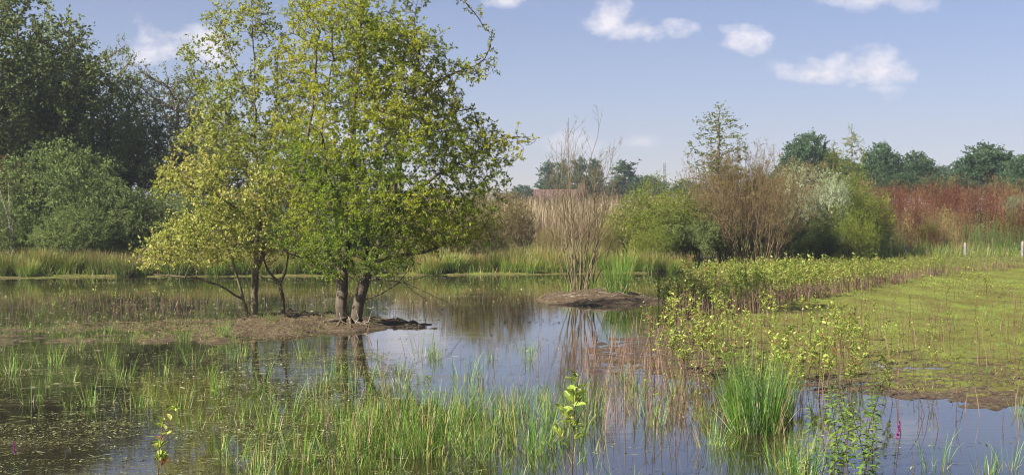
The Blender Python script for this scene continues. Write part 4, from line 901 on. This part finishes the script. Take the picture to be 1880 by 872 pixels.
def inpoly(n_, poly, rng, world=False, thresh=None, freq=1., seed=9):
    poly = np.array(poly if world else wp(poly)); lo, hi = poly.min(0), poly.max(0); q = lo+(hi-lo)*rng.random((n_*8, 2)); q = q[seg_sdf(q, poly) > 0]
    if thresh is not None: q = q[vnoise(q, freq, seed) > thresh]
    return q[:n_]
rz_ = np.random.default_rng(101)
pts = np.concatenate([inpoly(420, [(1130, 640), (1230, 560), (1400, 560), (1620, 660), (1560, 745), (1300, 760), (1150, 760)], rz_), inpoly(900, [(1225, 600), (1330, 530), (1560, 535), (1420, 575), (1300, 620)], rz_),
                      inpoly(240, [(1000, 640), (1180, 640), (1330, 800), (1100, 800)], rz_), inpoly(160, [(1560, 560), (1880, 560), (1880, 700), (1600, 720)], rz_, thresh=.3), inpoly(60, [(560, 640), (1000, 620), (1000, 800), (600, 860)], rz_), inpoly(26, [(1620, 700), (1880, 700), (1880, 800), (1620, 800)], rz_)])
stems_field('dead_stems', 'thin dead red-brown stems standing in mud and shallow water on the right', pts, .18, .55, rz_)
q_ = BAND.min(0)+(BAND.max(0)-BAND.min(0))*rz_.random((26000, 2)); d_ = seg_sdf(q_, BAND); q_ = q_[(d_ > -.15) & (d_ < .9) & (q_[:, 1] < 52)][:3000]
stems_field('thicket_stems', 'dark red bare stems crowding the front edge of the seedling thicket', q_, .15, .42, rz_, r_=.0075, lean=.07)
pts = np.concatenate([inpoly(760, [(-60, 545), (620, 545), (620, 590), (430, 600), (-60, 622)], rz_, thresh=-.2), inpoly(120, [(700, 540), (960, 545), (960, 600), (700, 590)], rz_)])
stems_field('dead_stems', 'thin dead red-brown stems along the left mud bar and behind it', pts, .08, .32, rz_)
# sparse blades through the left water
def blade_field(name, label, pts, h, rng, wd=.006, m_=M_rush, dead=.15, cb=.55, sp=.35, seg=3, droop=.3):
    n_ = len(pts); V, Q, v = blades(n_, .01, 1., sp, wd, rng, seg=seg, dead=dead, cbias=cb, droop=droop); V = V.reshape(n_, -1, 3); s_ = (h*rng.uniform(.4, 1.2, n_))[:, None]
    V = np.stack([V[..., 0]*s_, V[..., 1]*s_, V[..., 2]*s_], -1); ctr = V[:, :2].mean(1)
    c_ = V[:, :1, :]*0; w2 = V.copy(); 
    V[..., 0] += pts[:, 0:1]; V[..., 1] += pts[:, 1:2]; V[..., 2] += hzs(pts).clip(-.02, 9)[:, None]
    # keep true width after the length scaling
    mid = (V[:, 0::2]+V[:, 1::2])/2; wv = (V[:, 1::2]-V[:, 0::2])/2/s_[..., None]; V[:, 0::2] = mid-wv; V[:, 1::2] = mid+wv
    return obj(name, G().add(V.reshape(-1, 3), Q, v).mesh(name, m_), label=label, cat='grass', kind='stuff')
pts = np.concatenate([inpoly(2300, [(-40, 650), (1000, 640), (1180, 900), (-40, 900)], rz_, thresh=1.0, freq=1.4), inpoly(600, [(380, 640), (700, 640), (760, 900), (420, 900)], rz_, thresh=.3, freq=1.4), inpoly(1500, [(560, 740), (1110, 700), (1110, 860), (560, 880)], rz_)])
blade_field('water_grass', 'sparse thin grass blades rising through the weedy water on the left and centre', pts, .2, rz_, wd=.0055)
pts = np.concatenate([inpoly(3500, [(-60, 520), (960, 520), (960, 580), (420, 590), (-60, 600)], rz_, thresh=.1, freq=.9), inpoly(2000, [(960, 506), (1330, 503), (1260, 560), (1200, 570)], rz_, thresh=.1)])
blade_field('water_grass', 'low grassy weed in the water between the mud bar and the far bank', pts, .09, rz_, wd=.01, cb=.6, dead=.3, sp=.9)
pts = np.concatenate([inpoly(5000, [(-60, 596), (430, 582), (430, 634), (-60, 634)], rz_, thresh=0), inpoly(1800, [(430, 580), (740, 580), (650, 606), (430, 634)], rz_), inpoly(9500, [(1240, 590), (1700, 515), (1890, 505), (1890, 735), (1500, 720), (1130, 680)], rz_, thresh=.3, freq=1.8)])
a_ = rz_.uniform(0, 6.28, 260); pts = np.concatenate([pts, np.column_stack([2.02+np.cos(a_)*1.5, 33.6+np.sin(a_)*2.3])+rz_.normal(size=(260, 2))*.25])
blade_field('short_grass', 'short sparse grass on the mud', pts, .06, rz_, wd=.006, cb=.6, dead=.25, sp=.8)
x_ = rz_.uniform(-26, 13, 11000); y_ = np.interp(x_, [-20, -8, 0, 6, 9, 13], [44.3, 46.3, 47.6, 49.1, 49.8, 50.3])+.3+rz_.random(11000)*4.5
blade_field('bank_grass', 'mixed green and brown grass filling the far bank behind and between the rushes', np.column_stack([x_, y_]), .42, rz_, wd=.016, m_=M_farrush, cb=.5, dead=.3, sp=.4)
pts = inpoly(9000, [(9, 57.3), (40, 57.3), (40, 64), (7, 62)], rz_, world=True)
blade_field('bank_grass', 'mixed green and straw-coloured grass along the fence below the rust-red weeds', pts, .75, rz_, wd=.02, m_=M_farrush, cb=.45, dead=.25, sp=.5)
# floating weed flecks
def flecks(name, label, pts, smin, smax, rng, z=.006, asp=.5):
    keep = hzs(pts) < .0; pts = pts[keep]; n_ = len(pts); a = rng.uniform(0, 6.28, n_); D = np.column_stack([np.cos(a), np.sin(a), np.zeros(n_)]); Nn = np.column_stack([rng.normal(size=(n_, 2))*.25, np.ones(n_)]); s_ = rng.uniform(smin, smax, n_)*rng.uniform(.5, 1.3, n_)
    P = np.column_stack([pts, np.full(n_, z)+rng.random(n_)*.006]); V, Q = leafquads(P, nrm(D), nrm(Nn), s_, s_*asp*rng.uniform(.4, 1.2, n_), .05)
    V[:, 2] = V[:, 2].clip(.003, 1)
    return obj(name, G().add(V, Q, rng.random(n_)**.8).mesh(name, M_weed), label=label, cat='water weed', kind='stuff')
q1 = inpoly(60000, [(-60, 650), (680, 640), (900, 760), (900, 900), (-60, 900)], rz_); q1 = q1[(.8*vnoise(q1*[.5, 1.8], 1.8, 15)+.8*vnoise(q1*[.7, 1.5], 5, 16)) > .45]
q2 = inpoly(26000, [(380, 640), (700, 640), (760, 900), (420, 900)], rz_); q2 = q2[(.8*vnoise(q2*[.5, 1.8], 2.0, 18)+.7*vnoise(q2, 6, 17)) > .1]
q3 = inpoly(6000, [(600, 620), (1200, 610), (1330, 900), (700, 900)], rz_); q3 = q3[(vnoise(q3*[.5, 1.6], 1.6, 19)) > .5]
q4 = inpoly(1500, [(1500, 745), (1900, 745), (1900, 900), (1500, 900)], rz_); q4 = q4[(vnoise(q4, 2.6, 29)) > .5]
flecks('floating_weed', 'pale green floating weed fragments drifting in streaks on the dark water', np.concatenate([q1, q2, q3, q4]), .010, .038, rz_)
q1 = inpoly(9000, [(-60, 645), (700, 640), (860, 760), (700, 900), (-60, 900)], rz_); q1 = q1[(.8*vnoise(q1*[.5, 1.8], 1.5, 55)+.6*vnoise(q1*[.7, 1.5], 5, 56)) > -.1]
q5 = inpoly(2600, [(700, 612), (1210, 600), (1300, 720), (1900, 745), (1900, 900), (700, 900)], rz_); q5 = q5[(.8*vnoise(q5*[.5, 1.8], 1.8, 57)+.6*vnoise(q5*[.7, 1.5], 5, 58)) > .5]
flecks('floating_stalks', 'floating straw-thin stalk fragments lying on the shallow water', np.concatenate([q1, q5]), .05, .17, rz_, asp=.07)
q1 = inpoly(16000, [(-60, 513), (1330, 505), (1200, 590), (860, 602), (700, 590), (-60, 600)], rz_); q1 = q1[(vnoise(q1*[.25, 1.2], 1.0, 35)+.6*vnoise(q1*[.5, 1.5], 3, 36)) > .1]
flecks('floating_weed', 'green floating weed in long streaks on the water before the far bank', q1, .02, .08, rz_)
# leaf and twig litter on the mud
def litter(name, label, pts, rng, smin=.05, smax=.3, m_=M_dead, r_=.003):
    n_ = len(pts); z = hzs(pts).clip(0, 9); a = rng.uniform(0, 6.28, n_); ln = rng.uniform(smin, smax, n_); A = np.column_stack([pts, z+.004]); E = pts+np.column_stack([np.cos(a), np.sin(a)])*ln[:, None]; B = np.column_stack([E, hzs(E).clip(0, 9)+rng.uniform(0, .03, n_)])
    V, Q = tubes_simple(A, B, r_, r_*.6); return obj(name, G().add(V, Q, .5).mesh(name, m_), label=label, cat='litter', kind='stuff')
a = rz_.uniform(0, 6.28, 70); q = np.sqrt(rz_.random(70))*.85; litter('twig_litter', 'dead twigs and bark scattered over the mud islet', np.column_stack([2.02+np.cos(a)*q*1.5, 33.6+np.sin(a)*q*2.3]), rz_, m_=M_dead, r_=.006)
a = rz_.uniform(0, 6.28, 130); q = np.sqrt(rz_.random(130))*.85; litter('twig_litter', 'dark twigs scattered over the mud islet', np.column_stack([2.02+np.cos(a)*q*1.5, 33.6+np.sin(a)*q*2.3]), rz_, m_=M_twigb, r_=.005)
litter('twig_litter', 'twigs and debris on the mud around the tree trunks', inpoly(1500, [(130, 594), (330, 588), (640, 578), (760, 594), (660, 606), (430, 632)], rz_), rz_, m_=M_twigb)
litter('twig_litter', 'dead stalk bits strewn over the green flat', inpoly(1300, [(1240, 590), (1500, 560), (1700, 520), (1890, 510), (1890, 735), (1500, 720), (1130, 680)], rz_), rz_, smin=.02, smax=.14, m_=M_twigb, r_=.004)
litter('twig_litter', 'small twigs lying on the right-hand mud edge', inpoly(320, [(1110, 650), (1880, 690), (1880, 740), (1130, 690)], rz_), rz_, smax=.16, m_=M_twig)
g_ = G()                                                     # clods
q = np.concatenate([inpoly(650, [(1110, 650), (1500, 690), (1900, 700), (1900, 745), (1560, 738), (1400, 705), (1130, 688)], rz_), inpoly(500, [(330, 590), (640, 578), (800, 598), (660, 606), (430, 632)], rz_)])
n_ = len(q); z = hzs(q); s_ = rz_.uniform(.004, .017, n_); c8 = np.array([(x, y, zz) for zz in (-.6, .7) for x, y in ((-1, -1), (1, -1), (1, 1), (-1, 1))], float)
V = q[:, None, :2]; V = np.concatenate([np.broadcast_to(V, (n_, 8, 2)), np.broadcast_to(z[:, None, None], (n_, 8, 1))], 2)+c8[None]*s_[:, None, None]*rz_.uniform(.6, 1.2, (n_, 8, 1))
f6 = np.array([(4, 5, 6, 7), (0, 1, 5, 4), (1, 2, 6, 5), (2, 3, 7, 6), (3, 0, 4, 7)]); g_.add(V.reshape(-1, 3), (f6[None]+(np.arange(n_)*8)[:, None, None]).reshape(-1, 4), .3)
obj('mud_clods', g_.mesh('mud_clods', barkmat('clod', (.05, .035, .022), (.13, .09, .06), 12)), label='small mud clods strewn along the muddy edges', cat='mud', kind='stuff')

# rust-red weeds on the bank, reeds behind the islet
def plume(rng, h=1.2, nq=46, sz=.07):
    P = np.array([[0, 0, -.05], [rng.normal()*.05, rng.normal()*.05, h*.5], [rng.normal()*.14, rng.normal()*.14, h]]); g_ = G(); V, Q = tubes(P, np.array([-1, 0, 1]), np.array([.01, .008, .004]), 3); g_.add(V, Q, .3)
    t_ = rng.uniform(.15, 1, nq); q = np.where(t_[:, None] < .5, P[0]+(P[1]-P[0])*t_[:, None]*2, P[1]+(P[2]-P[1])*(t_[:, None]-.5)*2); q = q+rng.normal(size=(nq, 3))*[.15, .15, .06]
    D = nrm(rng.normal(size=(nq, 3))*.6+[0, 0, 1]); V, Q = leafquads(q, D, rand_dirs(nq, rng), sz*rng.uniform(.6, 1.6, nq), sz*.45*rng.uniform(.6, 1.3, nq)); g_.add(V, Q, .35+.2*rng.normal(size=nq)*.6); return g_
pl = [plume(rz_, h=rz_.uniform(.9, 1.6), nq=60) for _ in range(5)]
pts = inpoly(3300, [(13, 62), (17, 61), (40, 61), (40, 78), (13, 78)], rz_, world=True); g_ = G(); kd = rz_.integers(0, 5, len(pts))
for k in range(5):
    q = pts[kd == k]; vn = vnoise(q*[1, .8], .55, 41); g_.many(pl[k], np.column_stack([q, hzs(q)]), rz_.uniform(0, 6.28, len(q)), rz_.uniform(.6, 1.1, len(q))*(1+.28*vnoise(q, 1.3, 63).clip(-1.2, .9)), np.where(vn > .7, .55, np.where(vn > .3, .32, 0))+.17*wav(q, 2.5, 4))
obj('rust_weeds', g_.mesh('rust_weeds', M_rust), label='tall rust-red dried weeds covering the raised bank behind the fence', cat='weeds', kind='stuff')
M_green = leafmat('nettle_leaf', [(0, (.05, .10, .02)), (.5, (.12, .20, .05)), (1, (.26, .30, .10))])
pts = inpoly(1500, [(10, 59.5), (40, 59), (40, 62.5), (10, 62.5)], rz_, world=True); g_ = G(); vn = vnoise(pts, .9, 44); pts = pts[vn > -.2]
g_.many(pl[0], np.column_stack([pts, hzs(pts)]), rz_.uniform(0, 6.28, len(pts)), rz_.uniform(.5, .85, len(pts)), .2*wav(pts, 2, 3)); obj('nettles', g_.mesh('nettles', M_green), label='green nettles in patches between the fence and the rust-red weeds', cat='weeds', kind='stuff')
x_ = rz_.uniform(-6, 12, 15000); y_ = rz_.uniform(66, 76, 15000)
blade_field('reed_bed', 'tall straw-coloured reeds behind the islet shrub', np.column_stack([x_, y_]), 1.75, rz_, wd=.03, m_=leafmat('reed', [(0, (.13, .10, .055)), (.5, (.24, .19, .11)), (1, (.36, .29, .18))], trans=.15), cb=.5, dead=.3, sp=.12, droop=.1)
pts = inpoly(700, [(-6, 77), (12, 77), (12, 82), (-6, 82)], rz_, world=True); g_ = G(); g_.many(pl[1], np.column_stack([pts, hzs(pts)]), rz_.uniform(0, 6.28, len(pts)), rz_.uniform(1.2, 1.7, len(pts)), .1*wav(pts, 2, 3)-.05)
obj('dry_weeds', g_.mesh('dry_weeds', leafmat('dull_purple_weed', [(0, (.11, .075, .05)), (1, (.27, .21, .14))])), label='dull purple-brown dry weeds behind the straw-coloured reeds', cat='weeds', kind='stuff')

# ------------------------------------------------------------------ fence
def box(g_, x0, x1, y0, y1, z0, z1, a=.5):
    V = [(x0, y0, z0), (x1, y0, z0), (x1, y1, z0), (x0, y1, z0), (x0, y0, z1), (x1, y0, z1), (x1, y1, z1), (x0, y1, z1)]
    return g_.add(V, [(0, 3, 2, 1), (4, 5, 6, 7), (0, 1, 5, 4), (1, 2, 6, 5), (2, 3, 7, 6), (3, 0, 4, 7)], a)
FY = 57.0
fx = [X_at(p_, FY) for p_ in (1445, 1554, 1663, 1773, 1877, 1985)]; z0 = .05
fr_ = thing('wire_fence', 'low wire mesh fence on pale wooden posts behind the seedling thicket', 'fence', (fx[2], FY, z0))
for i, x in enumerate(fx):
    g_ = G(); k = 10; an = np.arange(k)/k*2*PI; lx = x-fx[2]; ht = Z_at((449, 449, 451, 446, 443, 443)[i], FY)-z0
    rows = []
    for (zz, r_) in ((-.3, .065), (ht-.02, .062), (ht, .05), (ht+.004, .001)): rows.append(np.column_stack([lx+np.cos(an)*r_+.02*(zz/ht)*(-1)**i, np.sin(an)*r_, np.full(k, zz)]))
    V = np.concatenate(rows); ii = np.arange(k); jj = (ii+1) % k; Q = np.concatenate([np.stack([r*k+ii, r*k+jj, (r+1)*k+jj, (r+1)*k+ii], 1) for r in range(3)]); g_.add(V, Q)
    obj('post', g_.mesh('fence_post', M_post), fr_)
A, B = [], []
for zz in (.1, .3, .5, .68): A.append((fx[0]-fx[2], -.07, zz)); B.append((fx[-1]-fx[2], -.07, zz))
for x in np.arange(fx[0]-fx[2], fx[-1]-fx[2], .12): A.append((x, -.07, .05)); B.append((x, -.07, .68))
V, Q = tubes_simple(np.array(A), np.array(B), .0022, .0022); obj('wire_mesh', G().add(V, Q).mesh('wire_mesh', plain('wire', (.12, .12, .12), .5, .6)), fr_)

# ------------------------------------------------------------------ house, mast, bird
m, t, n, l = mat('roof_tiles'); tc_ = n.new('ShaderNodeTexCoord'); br = n.new('ShaderNodeTexBrick'); br.inputs['Scale'].default_value = 3; br.inputs['Color1'].default_value = (.15, .09, .07, 1); br.inputs['Color2'].default_value = (.11, .07, .058, 1); br.inputs['Mortar'].default_value = (.06, .04, .035, 1)
l.new(tc_.outputs['Object'], br.inputs[0]); p = n.new('ShaderNodeBsdfPrincipled'); p.inputs['Roughness'].default_value = .8; l.new(br.outputs[0], p.inputs[0]); o = n.new('ShaderNodeOutputMaterial'); l.new(p.outputs[0], o.inputs[0]); M_roof = m
M_brick = barkmat('brick', (.12, .07, .055), (.19, .11, .08), 3, .1, 1)
HYd = 150.; hx = X_at(1022, HYd); hz0 = hz(hx, HYd)-.1; rt = Z_at(349, HYd)-hz0
hs_ = thing('farmhouse', 'low farmhouse with a brown-red tiled roof far behind the reeds', 'house', (hx, HYd, hz0))
g_ = G(); box(g_, -2.1, 2.1, -2, 2, 0, rt-1.5); obj('wall', g_.mesh('house_wall', M_brick), hs_)
g_ = G(); e = .35; V = [(-2.1-e, -2-e, rt-1.62), (2.1+e, -2-e, rt-1.62), (2.1+e, 0, rt), (-2.1-e, 0, rt), (-2.1-e, 2+e, rt-1.62), (2.1+e, 2+e, rt-1.62), (-2.1-e, -2-e, rt-1.75), (2.1+e, -2-e, rt-1.75), (2.1+e, 2+e, rt-1.75), (-2.1-e, 2+e, rt-1.75)]
g_.add(V, [(0, 1, 2, 3), (3, 2, 5, 4), (6, 7, 1, 0), (8, 9, 4, 5), (6, 0, 3, 9), (9, 3, 4, 4+0), (7, 8, 2, 1), (8, 5, 2, 2), (6, 9, 8, 7)][:4]+[(6, 0, 3, 9), (7, 8, 2, 1), (6, 9, 8, 7)])
rf = obj('roof', g_.mesh('house_roof', M_roof), hs_)
g_ = G(); box(g_, -2.1-e, 2.1+e, -.08, .08, rt-.03, rt+.07); obj('ridge_tiles', g_.mesh('ridge_tiles', plain('ridge', (.24, .13, .09))), rf)
g_ = G(); cxh = X_at(1073, HYd)-hx; box(g_, cxh-.3-.35, cxh+.25-.35, -.3, .3, rt-1.2, rt+.55); box(g_, cxh-.35-.35, cxh+.3-.35, -.35, .35, rt+.55, rt+.65); obj('chimney', g_.mesh('chimney', M_brick), rf)
for q in (-1.2, 0, 1.2):
    g_ = G(); box(g_, q-.3, q+.3, -2.06, -2.02, .9, 2.0); obj('window', g_.mesh('house_window', plain('window_glass', (.03, .04, .05), .1)), hs_)
MYd = 400.; mx_ = X_at(1220, MYd); mz = hz(mx_, MYd); mt = Z_at(298, MYd)-mz
ms_ = thing('radio_mast', 'thin grey lattice radio mast on the horizon above the yellow-green shrubs', 'mast', (mx_, MYd, mz))
A, B = [], []; cs = [(-.3, -.3), (.3, -.3), (0, .35)]
for k in range(3): A.append((*cs[k], 0)); B.append((*cs[k], mt))
for zz in np.arange(0, mt-1, 1.):
    for k in range(3): A.append((*cs[k], zz)); B.append((*cs[(k+1) % 3], zz+1))
V, Q = tubes_simple(np.array(A, float), np.array(B, float), .05, .05, 4); M_mast = plain('mast_grey', (.16, .17, .20), .6)
obj('lattice', G().add(V, Q).mesh('mast_lattice', M_mast), ms_)
g_ = G(); [box(g_, dx-.1, dx+.1, -.5, -.38, mt-3, mt-.4) for dx in (-.28, .28)]; obj('antenna_panel', g_.mesh('antenna_panel', M_mast), ms_)
bY = 70.; bc = (X_at(1174, bY), bY, Z_at(294, bY)); g_ = G()
th = np.linspace(0, 1, 7); rr_ = [0.004, .028, .035, .035, .026, .012, .004]; an = np.arange(6)/6*2*PI
V = np.concatenate([np.column_stack([np.full(6, -.14+.28*t_), np.cos(an)*r_, np.sin(an)*r_]) for t_, r_ in zip(th, rr_)]); ii = np.arange(6); jj = (ii+1) % 6
g_.add(V, np.concatenate([np.stack([r*6+ii, r*6+jj, (r+1)*6+jj, (r+1)*6+ii], 1) for r in range(6)]))
for s_ in (-1, 1): g_.add([(.06, 0, .02), (-.03, 0, .02), (-.05, s_*.16, .10), (.03, s_*.16, .11), (-.12, s_*.30, .03), (-.08, s_*.30, .035)], [(0, 1, 2, 3), (3, 2, 4, 5)])
bird = obj('bird', g_.mesh('bird', plain('bird_dark', (.03, .03, .035)), True), label='small dark bird flying in the sky right of the poplars', cat='bird'); bird.location = bc; bird.rotation_euler = (.5, .2, .9); bird.scale = (.6, .6, .6)
# bleached dead branch at the foot of the oak
sk = [(None, [TL(668, 606, -.25), TL(650, 600, -.35), TL(640, 580, -.35), TL(630, 572, -.4)]), (1, [TL(650, 600, -.35), TL(660, 585, -.4), TL(655, 570, -.4)]), (1, [TL(655, 602, -.3), TL(675, 590, -.4), TL(684, 572, -.4)]), (1, [TL(645, 592, -.35), TL(625, 590, -.4), TL(622, 575, -.4)])]
P_, par_ = skeleton(sk); g_ = G(); V, Q = tubes(np.array(P_), np.array(par_), radii(np.array(par_), .007, .016), 5); g_.add(V, Q)
o = obj('dead_branch', g_.mesh('dead_branch', M_dead, True), label='bleached forked dead branch lying against the foot of the oak', cat='branch'); o.location = B0

# ------------------------------------------------------------------ air
HAZE = .0006
if HAZE:
    g_ = G(); box(g_, -700, 700, -80, 900, -2.2, 60)
    m, t, n, l = mat('haze'); pv = n.new('ShaderNodeVolumePrincipled'); pv.inputs['Color'].default_value = (.80, .87, 1, 1); pv.inputs['Density'].default_value = HAZE; pv.inputs['Anisotropy'].default_value = .3
    o = n.new('ShaderNodeOutputMaterial'); l.new(pv.outputs[0], o.inputs['Volume']); obj('haze', g_.mesh('haze', m), kind='stuff', label='thin pale summer haze in the air', cat='haze')
print('objects', len(bpy.data.objects), 'faces', sum(len(o.data.polygons) for o in bpy.data.objects if o.type == 'MESH'))
